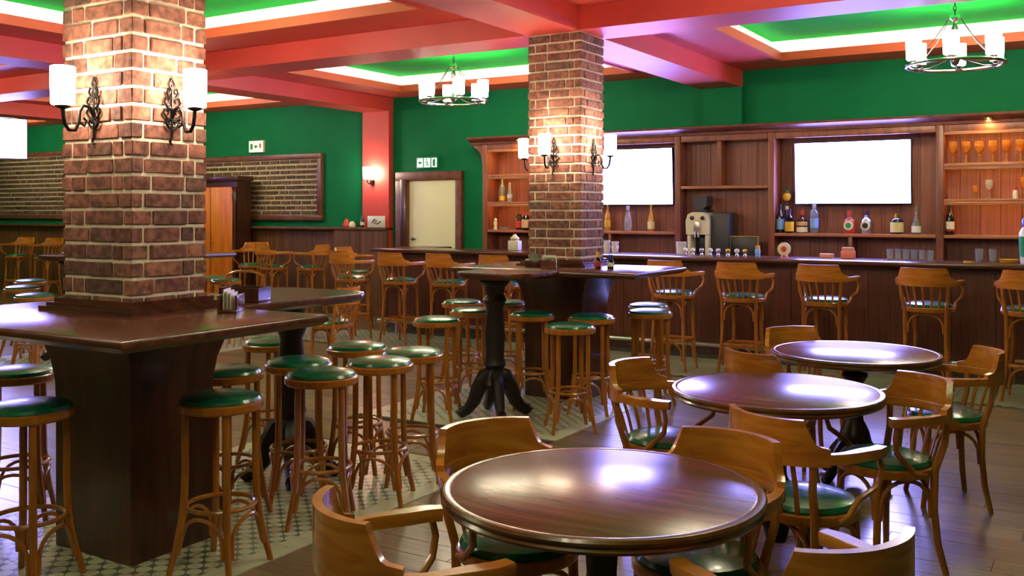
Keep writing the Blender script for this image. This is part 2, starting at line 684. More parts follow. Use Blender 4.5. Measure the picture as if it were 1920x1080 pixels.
for i, j, x0, x1, y0, y1 in bays:
    g = 0.12
    frame_boxes(MB(), x0, x1, y0, y1, 0.045, CEIL - .018, CEIL + .075).build('tray_lip', 'trim_paint', ceil, smooth=False)
    frame_boxes(MB(), x0 - g - .05, x1 + g + .05, y0 - g - .05, y1 + g + .05, 0.05, CEIL + .06, TRAY).build('tray_side', 'white_paint', ceil, smooth=False)
    MB().box(x0 - g - .05, x1 + g + .05, y0 - g - .05, y1 + g + .05, TRAY, TRAY + .04).build('tray_top', 'tray_green', ceil, smooth=False)
    frame_boxes(MB(), x0 - .075, x1 + .075, y0 - .075, y1 + .075, 0.03, CEIL + .062, CEIL + .075).build('led_strip', 'led', ceil, smooth=False)

for bx in BX:
    struct(MB().box(bx - HB, bx + HB, WALL_Y0, WALL_Y1, SOFFIT, CEIL + .06).build('ceiling_beam', 'red_paint', smooth=False))
for by in BY:
    for i in range(5):
        x0 = xs[i] + (HB if i else 0)
        x1 = xs[i + 1] - (HB if i < 4 else 0)
        struct(MB().box(x0, x1, by - HB, by + HB, SOFFIT, CEIL + .06).build('ceiling_beam', 'red_paint', smooth=False))


# ---------------------------------------------------------------- brick pillars with counters
def pillar(x0, x1, y0, y1, z0, z1):
    core = 0.009
    root = struct(MB().box(x0 + core, x1 - core, y0 + core, y1 - core, z0, z1).build('brick_pillar', 'mortar', smooth=False))
    pitch = 0.0787
    nrow = int((z1 - z0) / pitch)
    pitch = (z1 - z0) / nrow
    W, D, th = x1 - x0, y1 - y0, 0.06
    cnt = 0

    def split(L, full_first):
        seg = []
        x_ = 0
        first = 0.20 if full_first else 0.105
        first += rnd.uniform(-.02, .02)
        while x_ < L - 0.02:
            w_ = first if x_ == 0 else 0.205 + rnd.uniform(-.02, .02)
            if L - (x_ + w_) < 0.07:
                w_ = L - x_
            seg.append((x_, x_ + w_))
            x_ += w_
        return seg
    for r_ in range(nrow):
        z = z0 + (r_ + .5) * pitch
        own = r_ % 2 == 0
        for side in range(4):
            alongx = side in (0, 2)
            L = W if alongx else D
            inset = 0 if (alongx == own) else th + 0.008
            for a, b in split(L - 2 * inset, own == (side in (0, 1))):
                a += inset
                b += inset
                ga = 0 if abs(a - inset) < 1e-6 and inset == 0 else 0.0065
                gb = 0 if abs(b - (L - inset)) < 1e-6 and inset == 0 else 0.0065
                cx = (a + ga + b - gb) / 2
                ln = b - a - ga - gb
                pr = rnd.uniform(-0.004, 0.004)
                me = BRICKS[rnd.randrange(6)]
                h = pitch - 0.016 + rnd.uniform(-.003, .002)
                if side == 0:
                    loc, rz = (x0 + cx, y0 + th / 2 + pr, z), 0
                elif side == 2:
                    loc, rz = (x0 + cx, y1 - th / 2 + pr, z), PI
                elif side == 1:
                    loc, rz = (x1 - th / 2 + pr, y0 + cx, z), PI / 2
                else:
                    loc, rz = (x0 + th / 2 + pr, y0 + cx, z), -PI / 2
                o = link('brick', me, root, loc, (ln, th, h), rz + rnd.uniform(-.008, .008))
                cnt += 1
    return root


def pedestal(mb_root, name, x, y, ztop, parent, spread=0.28, col='cast_iron'):
    """Turned cast column on four scrolled feet; the feet are its sub-parts."""
    p = MB().lathe([(0.0, .20), (0.06, .20), (0.10, .25), (0.08, .31), (0.066, .36), (0.088, .40), (0.074, .46), (0.080, ztop * .62), (0.066, ztop * .78),
                    (0.092, ztop - .17), (0.07, ztop - .13), (0.085, ztop - .06), (0.12, ztop - .03), (0.12, ztop)], 16).build(name, col, parent, loc=(x, y, 0))
    for k in range(4):
        a = PI / 4 + k * PI / 2
        pts = [(0.03, .34), (0.09, .31), (0.14, .23), (0.19, .12), (0.25, .055), (0.30, .04), (0.325, .055), (0.315, .075)]
        s_ = spread / 0.325
        MB().tube([(r_ * s_ * math.cos(a), r_ * s_ * math.sin(a), z) for r_, z in pts], [.036, .05, .05, .042, .034, .038, .028, .014], 8, flat=1.25, up=(0, 0, 1)).build('foot', col, p)
    return p


def counter(px0, px1, py0, py1, fy0, fy1, ext, name_label, ped, zt=1.12):
    """Square counter round a pillar (px, py) with a narrow extension; ext = (y0, y1)."""
    X0, X1 = px0 - .44, px1 + .74
    t = thing('pillar_counter', name_label, 'counter', ((px0 + px1) / 2, (py0 + py1) / 2, 0))
    ox, oy = (px0 + px1) / 2, (py0 + py1) / 2
    th = 0.05

    def L(m):
        return m.move(-ox, -oy, 0)
    m = MB()
    g = 0.002
    m.rbox(X0, X1, fy0, py0 - g, zt - th, zt, .012)
    m.rbox(X0, X1, py1 + g, max(fy1, py1 + .05), zt - th, zt, .012)
    m.rbox(X0, px0 - g, py0 - g, py1 + g, zt - th, zt, .004)
    m.rbox(px1 + g, X1, py0 - g, py1 + g, zt - th, zt, .004)
    # one continuous square ring instead of loose boards
    m = MB()
    outer = [(X0, fy0), (X1, fy0), (X1, fy1), (X0, fy1)]
    inner = [(px0, py0), (px1, py0), (px1, py1), (px0, py1)]
    b = .014

    def ring(z, off):
        return [(X0 + off, fy0 + off, z), (X1 - off, fy0 + off, z), (X1 - off, fy1 - off, z), (X0 + off, fy1 - off, z)]

    def iring(z):
        return [(x_, y_, z) for x_, y_ in inner]
    vs_ = ring(zt - th, .03) + ring(zt - th + .016, .008) + ring(zt - th + .022, 0) + ring(zt - b, 0) + ring(zt - .004, b * .4) + ring(zt, b) + iring(zt) + iring(zt - th)
    fs_ = []
    for q in range(8):
        for e in range(4):
            e2 = (e + 1) % 4
            q2 = (q + 1) % 8
            fs_.append((q * 4 + e, q * 4 + e2, q2 * 4 + e2, q2 * 4 + e))
    m.raw(vs_, fs_)
    L(m).build('counter_top', 'mahogany_top', t, angle=30)
    e0, e1 = ext
    cxm = (px0 + px1) / 2
    near = fy1 if e1 > fy1 else fy0
    lo, hi = min(e0, e1), max(e0, e1)
    far = hi if e1 > fy1 else lo
    sgn = 1 if e1 > fy1 else -1
    ew, cr = (0.365, 0.12) if sgn > 0 else (0.33, 0.22)
    poly = [(cxm - ew, near + sgn * .001), (cxm + ew, near + sgn * .001)]
    arc = []
    for q in range(7):
        a = q / 6 * PI / 2
        arc.append((cxm + ew - cr + cr * math.cos(a), far - sgn * cr + sgn * cr * math.sin(a)))
    for q in range(7):
        a = PI / 2 + q / 6 * PI / 2
        arc.append((cxm - ew + cr + cr * math.cos(a), far - sgn * cr + sgn * cr * math.sin(a)))
    poly += arc
    poly = [(x_ - ox, y_ - oy) for x_, y_ in poly]
    cx_ = sum(p[0] for p in poly) / len(poly)
    cy_ = sum(p[1] for p in poly) / len(poly)

    def shr(f):
        return [(cx_ + (p[0] - cx_) * f, cy_ + (p[1] - cy_) * f) for p in poly]
    n_ = len(poly)
    m = MB()
    lv = [(shr(.93), zt - th - .002), (poly, zt - th + .016), (poly, zt - .014), (shr(.985), zt - .002)]
    vs_ = [(p[0], p[1], z) for pl, z in lv for p in pl]
    fs_ = [tuple(range(n_))[::-1], tuple(range(3 * n_, 4 * n_))]
    for q in range(3):
        for e in range(n_):
            e2 = (e + 1) % n_
            fs_.append((q * n_ + e, q * n_ + e2, (q + 1) * n_ + e2, (q + 1) * n_ + e))
    m.raw(vs_, fs_)
    m.build('extension_top', 'mahogany_top', t, angle=30)
    # clad base: plain panels below, flaring out under the top
    for k in range(4):
        A = [(px0, py0), (px1, py0), (px1, py1), (px0, py1)][k]
        B = [(px0, py0), (px1, py0), (px1, py1), (px0, py1)][(k + 1) % 4]
        dx, dy = B[0] - A[0], B[1] - A[1]
        ln = math.hypot(dx, dy)
        tx_, ty_ = dx / ln, dy / ln
        nx_, ny_ = ty_, -tx_
        prof = [(0.02, 0), (0.02, .66), (0.023, .78), (0.036, .88), (0.06, .96), (0.09, 1.02), (0.115, zt - th - .004)]
        vs2, fs2 = [], []
        for o_, z in prof:
            for s0, e_ in ((A, -1), (B, 1)):
                vs2.append((s0[0] + nx_ * o_ + tx_ * e_ * o_ - ox, s0[1] + ny_ * o_ + ty_ * e_ * o_ - oy, z))
            for s0, e_ in ((B, 1), (A, -1)):
                o2 = o_ - 0.018
                vs2.append((s0[0] + nx_ * o2 + tx_ * e_ * o2 - ox, s0[1] + ny_ * o2 + ty_ * e_ * o2 - oy, z))
        for q in range(len(prof) - 1):
            for e in range(4):
                e2 = (e + 1) % 4
                fs2.append((q * 4 + e, q * 4 + e2, q * 4 + 4 + e2, q * 4 + 4 + e))
        fs2 += [(3, 2, 1, 0), tuple(4 * (len(prof) - 1) + q for q in range(4))]
        MB().raw(vs2, fs2).build('base_panel', 'mahogany', t, angle=60)
    # plinth moulding round the foot of the brickwork
    for w_, z0, z1 in ((.075, zt, zt + .018), (.05, zt + .018, zt + .034), (.025, zt + .034, zt + .055)):
        m = MB()
        frame_boxes(m, px0 - w_, px1 + w_, py0 - w_, py1 + w_, w_ - .001, z0, z1)
        L(m).build('plinth_moulding', 'mahogany_top', t, smooth=False)
    pedestal(None, 'pedestal', ped[0] - ox, ped[1] - oy, zt - th - .003, t)
    return t


P1 = (-4.20, -3.69, 2.77, 3.19)
P2 = (-4.20, -3.69, 7.12, 7.55)
P3 = (-9.56, -9.05, 7.12, 7.55)
for p in (P1, P2, P3):
    pillar(*p, 1.12, SOFFIT)
counter(*P1, 2.17, 3.24, (3.24, 4.31), 'large dark wooden counter wrapped round the nearest brick pillar', (-4.08, 4.16))
counter(*P2, 6.58, 7.55 + .06, (6.58, 6.0), 'dark wooden counter round the middle brick pillar, scrolled iron pedestal under its rounded end', (-4.0, 6.27))
counter(*P3, 6.58, 7.55 + .06, (6.58, 5.98), 'far dark counter half hidden behind the nearest brick pillar', (-9.36, 6.27))


# ---------------------------------------------------------------- chairs and stools
def arc_pts(r_, a0, a1, n_, c=(0, 0)):
    return [(c[0] + r_ * math.cos(R(a0 + (a1 - a0) * k / (n_ - 1))), c[1] + r_ * math.sin(R(a0 + (a1 - a0) * k / (n_ - 1)))) for k in range(n_)]


def make_stool():
    t = thing('bar_stool', 'x', 'stool')
    s = 0.735
    MB().lathe([(0.15, s - .03), (0.178, s - .03), (0.186, s - .022), (0.186, s + .004), (0.178, s + .01), (0.15, s + .01)], 28).build('seat_rim', 'golden', t)
    MB().lathe([(0.0, s + .004), (0.172, s + .004), (0.176, s + .014), (0.168, s + .027), (0.13, s + .038), (0.07, s + .044), (0, s + .045)], 28).build('cushion', 'green_leather', t)
    legs = []
    for k in range(4):
        a = R(45 + 90 * k)
        prof = [(0.150, s - .02), (0.152, .6), (0.152, .45), (0.156, .32), (0.168, .22), (0.190, .11), (0.212, .03), (0.218, 0.0)]
        MB().tube([(r_ * math.cos(a), r_ * math.sin(a), z) for r_, z in prof], [.0155, .0165, .0165, .0165, .016, .015, .014, .0135], 8).build('leg', 'golden', t)
    MB().tube([(x_, y_, .285) for x_, y_ in arc_pts(.148, 0, 348.75, 32)], .0105, 7, closed=True).build('foot_ring', 'golden', t)
    for k in range(4):
        a0, a1 = 45 + 90 * k, 135 + 90 * k
        pts = []
        for q in range(11):
            u = q / 10
            a = R(a0 + 6 + (a1 - a0 - 12) * (0.5 - 0.5 * math.cos(PI * u)) if 0 < u < 1 else a0 + 6 + (a1 - a0 - 12) * u)
            z = .09 + .165 * math.sin(PI * u) ** 0.55
            rr_ = .185 - .035 * math.sin(PI * u) ** .55
            pts.append((rr_ * math.cos(a), rr_ * math.sin(a), z))
        MB().tube(pts, .009, 7).build('brace', 'golden', t)
    return t


def make_chair(name, s, cat, tall):
    """Bentwood armchair facing +Y; s = height of the seat."""
    t = thing(name, 'x', cat)
    rim = 0.205
    # seat slightly wider in front
    def seatring(f, z):
        return [(rim * f * math.cos(2 * PI * k / 28) * 1.03, rim * f * math.sin(2 * PI * k / 28), z) for k in range(28)]

    def stack(levels):
        vs_ = [p for f, z in levels for p in seatring(f, z)]
        fs_ = [tuple(range(28))[::-1], tuple(range(28 * (len(levels) - 1), 28 * len(levels)))]
        for q in range(len(levels) - 1):
            for e in range(28):
                e2 = (e + 1) % 28
                fs_.append((q * 28 + e, q * 28 + e2, q * 28 + 28 + e2, q * 28 + 28 + e))
        return MB().raw(vs_, fs_)
    stack([(.9, s - .04), (.98, s - .04), (1.0, s - .032), (1.0, s - .006), (.97, s), (.93, s)]).build('seat_rim', 'golden', t)
    stack([(.93, s - .004), (.95, s + .008), (.90, s + .024), (.7, s + .036), (.4, s + .042), (.02, s + .043)]).build('cushion', 'green_leather', t)
    za = s + (.205 if not tall else .195)
    zt = s + (.365 if not tall else .345)
    Rr, cy = 0.250, -0.02
    back = arc_pts(Rr, 180, 360, 25, (0, cy))
    path = [(-Rr + .008, .15), (-Rr - .004, .10), (-Rr, .04)] + back + [(Rr, .04), (Rr + .004, .10), (Rr - .008, .15)]
    # arm rail: flat bent rail running right round, thicker pads at the ends
    k = len(path)
    wid = []
    for q in range(k):
        e = min(q, k - 1 - q)
        wid.append([.046, .056, .056, .048, .040][e] if e < 5 else .034)
    m = MB()
    vs_, fs_ = [], []
    for q, (x_, y_) in enumerate(path):
        a_ = Vector(path[max(q - 1, 0)])
        b_ = Vector(path[min(q + 1, k - 1)])
        tt = (b_ - a_).normalized()
        n2 = (-tt.y, tt.x)
        w = wid[q] / 2
        for o_, z in ((w * .8, za), (-w * .8, za), (-w, za + .030), (-w * .85, za + .038), (w * .85, za + .038), (w, za + .030)):
            vs_.append((x_ + n2[0] * o_, y_ + n2[1] * o_, z))
    for q in range(k - 1):
        for e in range(6):
            e2 = (e + 1) % 6
            fs_.append((6 * q + e, 6 * q + e2, 6 * q + 6 + e2, 6 * q + 6 + e))
    fs_ += [tuple(range(6))[::-1], tuple(6 * (k - 1) + e for e in range(6))]
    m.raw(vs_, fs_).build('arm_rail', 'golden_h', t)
    # crest: tall curved board over the back, its ends cut down in a hollow step
    a0, a1, nn = 205, 335, 45
    cp, zl, zh = [], [], []
    for q in range(nn):
        u = q / (nn - 1)
        a = R(a0 + (a1 - a0) * u)
        rr_ = Rr + .004
        cp.append((rr_ * math.cos(a), cy + rr_ * math.sin(a)))
        zl.append(za - .006)
        d = min(u, 1 - u)
        if d < .07:
            f = .36 + .06 * (d / .07)
        elif d < .155:
            v = (d - .07) / .085
            f = .42 + .58 * v ** 1.7
        else:
            f = 1.0
        zh.append(za + (zt - za) * f)
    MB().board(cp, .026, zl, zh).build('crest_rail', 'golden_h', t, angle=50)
    # slats
    for q in range(5):
        a = R(235 + q * 17.5)
        p0 = (rim * .93 * math.cos(a), rim * .93 * math.sin(a), s - .02)
        p1 = (Rr * math.cos(a), cy + Rr * math.sin(a), za + .004)
        mid = [(p0[i] * (1 - u) + p1[i] * u) for u in (.5,) for i in range(3)]
        MB().tube([p0, (mid[0], mid[1] + .006, mid[2]), p1], .0105, 6, flat=.6, up=(math.cos(a), math.sin(a), 0)).build('slat', 'golden', t)
    # rear legs run up as posts
    for sx in (-1, 1):
        a = R(270 + sx * 52)
        c_, s_ = math.cos(a), math.sin(a)
        prof = [(Rr, cy, za + .01), (Rr - .012, cy, (s + za) / 2), (rim + .008, 0, s - .015), (rim + .004, 0, s * .6), (rim + .02, 0, s * .28), (rim + .055, 0, 0.0)]
        MB().tube([(r_ * c_, cc + r_ * s_, z) for r_, cc, z in prof], [.014, .015, .017, .017, .016, .014], 8).build('rear_leg', 'golden', t)
        a = R(90 + sx * 45)
        c_, s_ = math.cos(a), math.sin(a)
        prof = [(rim - .018, s - .02), (rim - .012, s * .6), (rim + .004, s * .28), (rim + .035, 0.0)]
        MB().tube([(r_ * c_, r_ * s_, z) for r_, z in prof], [.017, .017, .016, .014], 8).build('front_leg', 'golden', t)
        # bent arm support
        sup = [(sx * (Rr - .004), .12, za + .004), (sx * (Rr + .006), .135, za - .05), (sx * (Rr - .004), .12, za - .11), (sx * (rim + .004), .06, za - .16), (sx * (rim + .004), .0, s - .012), (sx * (rim + .002), -.05, s - .022)]
        MB().tube(sup, [.010, .0115, .0125, .0125, .0115, .010], 8).build('arm_support', 'golden', t)
    # arched braces under the seat
    angs = [45, 135, 218, 322]
    for q in range(4):
        b0, b1 = angs[q], angs[(q + 1) % 4]
        if b1 < b0:
            b1 += 360
        pts = []
        for e in range(11):
            u = e / 10
            w = .5 - .5 * math.cos(PI * u)
            pa, pb = R(b0), R(b1)
            ra = rim + .005
            A = Vector((ra * math.cos(pa), ra * math.sin(pa)))
            B = Vector((ra * math.cos(pb), ra * math.sin(pb)))
            P = A.lerp(B, .06 + .88 * w)
            z = s - .22 + .165 * math.sin(PI * u) ** .6
            pts.append((P.x, P.y, z))
        MB().tube(pts, .0095, 7).build('brace', 'golden', t)
    if tall:
        pts = []
        for q in range(4):
            a = R(angs[q])
            ra = rim + .010
            pts.append((ra * math.cos(a), ra * math.sin(a), .30))
        full = []
        for q in range(4):
            A, B = Vector(pts[q]), Vector(pts[(q + 1) % 4])
            full += [A.lerp(B, u)[:] for u in (.08, .3, .5, .7, .92)]
        MB().tube(full, .013, 7, closed=True, flat=1.3, up=(0, 0, 1)).build('foot_rest', 'golden', t)
        for q in range(4):
            A, B = Vector(pts[q]), Vector(pts[(q + 1) % 4])
            arc = []
            for e in range(9):
                u = e / 8
                w = .5 - .5 * math.cos(PI * u)
                P = A.lerp(B, .05 + .9 * w)
                arc.append((P.x, P.y, .10 + .185 * math.sin(PI * u) ** .6))
            MB().tube(arc, .009, 6).build('brace', 'golden', t)
    return t


stool = make_stool()
bchair = make_chair('bar_chair', 0.755, 'bar chair', True)
achair = make_chair('armchair', 0.463, 'chair', False)
for p in (stool, bchair, achair):
    freeze(p)

SG = 'round backless bar stools with green seats'
pre = 'round green-topped wooden bar stool '
for x, y, a, lab in [
    (-3.88, 2.40, 20, 'cut by the left picture edge'),
    (-4.78, 2.90, 50, 'behind the one at the left edge'),
    (-3.33, 2.96, 12, 'nearest, right of the dark base'),
    (-3.87, 3.48, 0, 'half hidden by the near counter base'),
    (-3.77, 3.90, 45, 'under the near counter extension, upper left'),
    (-3.39, 3.67, 38, 'in the front centre of the cluster beside the near counter'),
    (-3.385, 4.13, 25, 'touching the front-centre stool on its right'),
    (-3.46, 4.52, 40, 'rightmost of the near cluster'),
    (-3.90, 4.54, 25, 'rearmost of the right group in the near cluster'),
    (-4.50, 4.42, 10, 'mostly hidden behind the near iron pedestal'),
]:
    place(stool, (x, y, 0), R(a), pre + lab, 'stool', SG)
for x, y, a, lab in [
    (-4.34, 5.98, 20, 'left of the iron pedestal, nearest on that side'),
    (-4.50, 6.70, 40, 'left of the iron pedestal, middle of three'),
    (-5.00, 7.28, 10, 'left of the iron pedestal, farthest of three'),
    (-4.62, 7.44, 30, 'directly behind the middle iron pedestal'),
    (-3.93, 6.72, 35, 'left one against the base of the middle counter'),
    (-3.42, 6.78, 15, 'right one against the base of the middle counter'),
    (-3.27, 6.14, 40, 'standing alone in front of the middle counter base'),
    (-3.40, 7.86, 20, 'farther of two overlapping, right of middle counter'),
    (-3.18, 7.38, 45, 'nearer of two overlapping, right of middle counter'),
    (-10.05, 6.15, 10, 'far left beyond the near counter, bluish seat'),
    (-10.9, 6.78, 30, 'far left, behind the bluish-seated one'),
    (-8.98, 5.62, 20, 'far left, right under the far dark table top'),
    (-9.05, 8.12, 15, 'distant, right of the nearest pillar'),
    (-9.5, 8.32, 40, 'distant, right of nearest pillar, most hidden'),
]:
    place(stool, (x, y, 0), R(a), pre + lab, 'stool', SG)

BG = 'tall bentwood bar chairs'
pre = 'tall bentwood bar chair with green seat '
for x, y, dx, dy, lab in [
    (-7.94, 9.15, .25, 1, 'leftmost in the row along the bar'),
    (-8.62, 10.0, 1, .1, 'peeking over the far end of the bar'),
    (-7.15, 9.12, .05, 1, 'second from the left in the bar row'),
    (-6.46, 9.15, .1, 1, 'third from the left in the bar row'),
    (-5.76, 9.2, 0, 1, 'behind the rounded end of the middle counter'),
    (-3.66, 9.1, .1, 1, 'next to the middle pillar counter'),
    (-2.95, 9.1, .0, 1, 'in front of the coffee machine'),
    (-2.17, 9.12, .1, 1, 'below the large screen'),
    (-1.28, 9.05, .05, 1, 'below the wine bottle'),
    (-0.50, 9.1, 0, 1, 'cut by the right picture edge'),
    (-11.25, 10.62, .5, -1, 'by the panelled wall next to the orange cupboard'),
    (-10.60, 10.45, .3, 1, 'middle one of three by the panelled wall'),
    (-10.0, 10.6, -1, -.2, 'by the panelled wall, rightmost of three'),
    (-17.3, 10.5, .3, -1, 'at the far left wall under the brick panel'),
    (-16.4, 10.5, .3, -1, 'at the far left, half behind the pillar'),
]:
    place(bchair, (x, y, 0), face(dx, dy), pre + lab, 'chair', BG)

AG = 'bentwood armchairs at the round tables'
pre = 'bentwood armchair with green seat '
for x, y, dx, dy, lab in [
    (-1.68, 2.78, .90, -.44, 'behind the front table on its left, tucked in'),
    (-1.11, 2.95, -.18, -1, 'behind the front table on its right, broad crest'),
    (-1.545, 2.06, .55, .83, 'cut by the bottom edge, left of the front table'),
    (-0.655, 2.41, -.84, .54, 'cut by the bottom edge, right of the front table'),
    (-1.81, 4.41, 1, -.12, 'on the left side of the middle round table'),
    (-0.98, 3.76, .45, .9, 'with its back to us before the middle round table'),
    (-0.83, 4.57, -.68, -.72, 'on the right of the middle round table, facing us'),
    (-1.52, 5.27, .45, .9, 'between the middle and the rear round tables'),
    (-1.56, 6.15, .6, -.5, 'behind the rear round table, mostly hidden'),
    (-0.72, 5.74, -.9, -.4, 'right of the rear round table, farthest right'),
    (-6.6, 7.3, -1, -.1, 'low in the distance under the near counter extension'),
]:
    place(achair, (x, y, 0), face(dx, dy), pre + lab, 'chair', AG)


def round_table(x, y, lab):
    t = thing('round_table', lab, 'table', (x, y, 0), 0, 'round pedestal tables')
    up = .01
    MB().lathe([(0, .722), (.44, .722), (.452, .728), (.452, .748), (.446, .7505), (0, .751)], 64).build('table_top', 'table_veneer', t)
    MB().lathe([(.41, .704), (.455, .704), (.470, .709), (.476, .718), (.470, .727), (.478, .733), (.480, .741), (.474, .749), (.462, .7512), (.452, .7495), (.452, .722), (.41, .720)], 64).build('edge_band', 'rim_wood', t)
    for o_ in [c for c in bpy.data.objects if c.parent == t]:
        o_.location.z = up
    p = MB().lathe([(0, .06), (.045, .06), (.06, .12), (.085, .18), (.095, .24), (.08, .30), (.05, .36), (.042, .42), (.055, .46), (.045, .50), (.05, .58), (.075, .62), (.06, .66), (.14, .695), (.16, .71), (.16, .732)], 20).build('pedestal', 'cast_iron', t)
    for k in range(4):
        a = R(45 + 90 * k + 15)
        pts = [(.03, .22), (.09, .21), (.15, .15), (.19, .07), (.235, .035), (.255, .04)]
        MB().tube([(r_ * math.cos(a), r_ * math.sin(a), z) for r_, z in pts], [.03, .036, .032, .027, .028, .018], 8, flat=1.2, up=(0, 0, 1)).build('foot', 'cast_iron', p)
    return t


round_table(-1.27, 2.585, 'round wooden table nearest to the viewer, reflecting coloured light')
round_table(-1.28, 4.43, 'round wooden table in the middle of the three, white screen glare on it')
round_table(-1.23, 5.86, 'rear round wooden table of the three, nearest to the bar')

# ---------------------------------------------------------------- bar counter
BL, BRX = -8.15, 2.2
t = thing('bar_counter', 'long dark wooden bar counter with panelled front and low metal foot rail', 'bar counter', (0, 9.9, 0))
m = MB().rbox(BL, BRX, -.17, .46, 1.055, 1.10, .014)
m.rbox(BL, BL + .5, .461, 1.0, 1.055, 1.10, .014)
m.build('counter_top', 'mahogany_top', t)
m = MB().box(BL + .16, BRX, .03, .07, 0.0, 1.055)
m.box(BL + .16, BL + .20, .07, .95, 0, 1.055)
m.box(BL + .20, BL + .40, .92, .95, 0, 1.055)
m.build('carcass', 'bar_wood', t, smooth=False)
bp = MB().rbox(-.5, .5, -.5, .5, -.5, .5, 0.012, 1).mesh('front_panel', 'bar_wood', smooth=False)
nb = 27
w = (BRX - BL - .16) / nb
for i in range(nb):
    link('front_panel', bp, t, (BL + .16 + (i + .5) * w, .018, .615), (w - .005, .024, .87))
MB().rbox(BL + .14, BRX, -.02, .029, .06, .18, .006).build('plinth', 'mahogany', t)
MB().box(BL + .16, BRX, .0, .029, 0, .06).build('kick_board', 'grey_baseboard', t, smooth=False)
MB().rbox(BL + .12, BRX, -.01, .03, 1.01, 1.054, .008).build('top_moulding', 'mahogany', t)
rail = MB().tube([(BL + .2, -.24, .185), (BRX, -.24, .185)], .021, 10).build('foot_rail', 'steel', t)
x = BL + .5
while x < BRX:
    m = MB().tube([(x, -.24, 0), (x, -.24, .17)], .014, 8)
    m.tube([(x, -.24, .185), (x, -.02, .13)], .010, 8)
    m.build('rail_post', 'steel', rail)
    x += 1.1

# ---------------------------------------------------------------- back bar
BF, BB, BT = 11.05, 11.40, 2.50
UN = [(-7.25, -6.24, 'A'), (-6.24, -4.44, 'B'), (-4.44, -3.29, 'C'), (-3.29, -1.49, 'D'), (-1.49, -0.30, 'E')]
bbm = MB().rbox(-.5, .5, -.5, .5, -.5, .5, 0.012, 1).mesh('back_board', 'shelf_wood', smooth=False)
LB = {'A': 'narrow end shelving bay of the back bar beside the door, warmly lit',
      'B': 'back bar bay holding the screen next to the middle pillar',
      'C': 'back bar bay with small pigeonholes above the coffee machine',
      'D': 'wide back bar bay holding the large white screen over bottles',
      'E': 'back bar shelving bay with amber goblets, at the right edge'}
UNITS = {}
for x0, x1, k in UN:
    t = thing('back_bar_unit', LB[k], 'shelving', (x0, BF, 0), 0, 'back bar bays')
    UNITS[k] = t
    W = x1 - x0
    D = BB - BF - .005
    # in front of pilaster the boards stop short
    dbk = D - .11 if k in ('C', 'B') else D - .02
    nbk = max(3, round(W / .2))
    for i in range(nbk):
        link('back_board', bbm, t, ((i + .5) * W / nbk, dbk - .01, (.95 + BT) / 2), (W / nbk - .004, .02, BT - .95))
    MB().rbox(0.001, .075, 0, dbk - .022, 0.95, BT, .006).build('stile', 'shelf_wood', t)
    if k == 'E':
        MB().rbox(W - .075, W - .001, 0, dbk - .022, 0.95, BT, .006).build('stile', 'shelf_wood', t)
    if k == 'A':
        # curved bracket wing under the cornice
        poly = [(0, BT), (-.16, BT), (-.155, BT - .03), (-.09, BT - .06), (-.045, BT - .12), (-.02, BT - .22), (0, BT - .34)]
        vs_ = [(x_, .02, z) for x_, z in poly] + [(x_, .30, z) for x_, z in poly]
        n_ = len(poly)
        fs_ = [tuple(range(n_)), tuple(range(n_, 2 * n_))[::-1]] + [(i, (i + 1) % n_, n_ + (i + 1) % n_, n_ + i) for i in range(n_)]
        MB().raw(vs_, fs_).build('bracket', 'shelf_wood', t, smooth=False)
    MB().rbox(.08, W - (.08 if k == 'E' else .002), 0.005, .03, BT - .075, BT, .005).build('top_rail', 'shelf_wood', t)
    r_ = W - (.08 if k == 'E' else .003)
    sh = {'A': [1.335, 1.715, 2.09], 'B': [1.335], 'C': [1.89], 'D': [1.335], 'E': [1.335, 1.715, 2.09]}[k]
    for z in sh:
        MB().rbox(.077, r_, .004, dbk - .023, z - .036, z, .005).build('shelf', 'shelf_board', t)
    if k in 'AE':
        for z in [BT - .078] + [q - .037 for q in sh[1:]]:
            MB().box(.12, r_ - .04, .035, .055, z - .008, z).build('shelf_light', 'shelf_glow', t, smooth=False)
            MB().box(.08, r_ - .002, .008, .026, z - .026, z + .0005).build('light_lip', 'shelf_board', t, smooth=False)
    if k == 'C':
        MB().rbox(W * .47, W * .47 + .05, .006, dbk - .023, 1.891, BT - .076, .004).build('divider', 'shelf_wood', t)
    if k in 'BD':
        MB().rbox(W * .5, W * .5 + .04, .006, dbk - .023, .951, 1.298, .004).build('divider', 'shelf_wood', t)
    MB().box(0.001, W - .001, -.25, D - .11 if k in 'BC' else D, 0, .91).build('base_cabinet', 'bar_wood', t, smooth=False)
    MB().rbox(0.0005, W - .0005, -.28, D - .11 if k in 'BC' else D, .911, .949, .006).build('work_top', 'mahogany_top', t)
    nd = 2 if W < 1.3 else 3
    for i in range(nd):
        d_ = MB().rbox(W * i / nd + .01, W * (i + 1) / nd - .01, -.272, -.251, .1, .88, .005).build('door', 'bar_wood', t)
        MB().lathe([(0, 0), (.012, 0), (.014, .012), (0, .02)], 10).move(W * i / nd + .06, -.29, .6).build('knob', 'steel', d_)
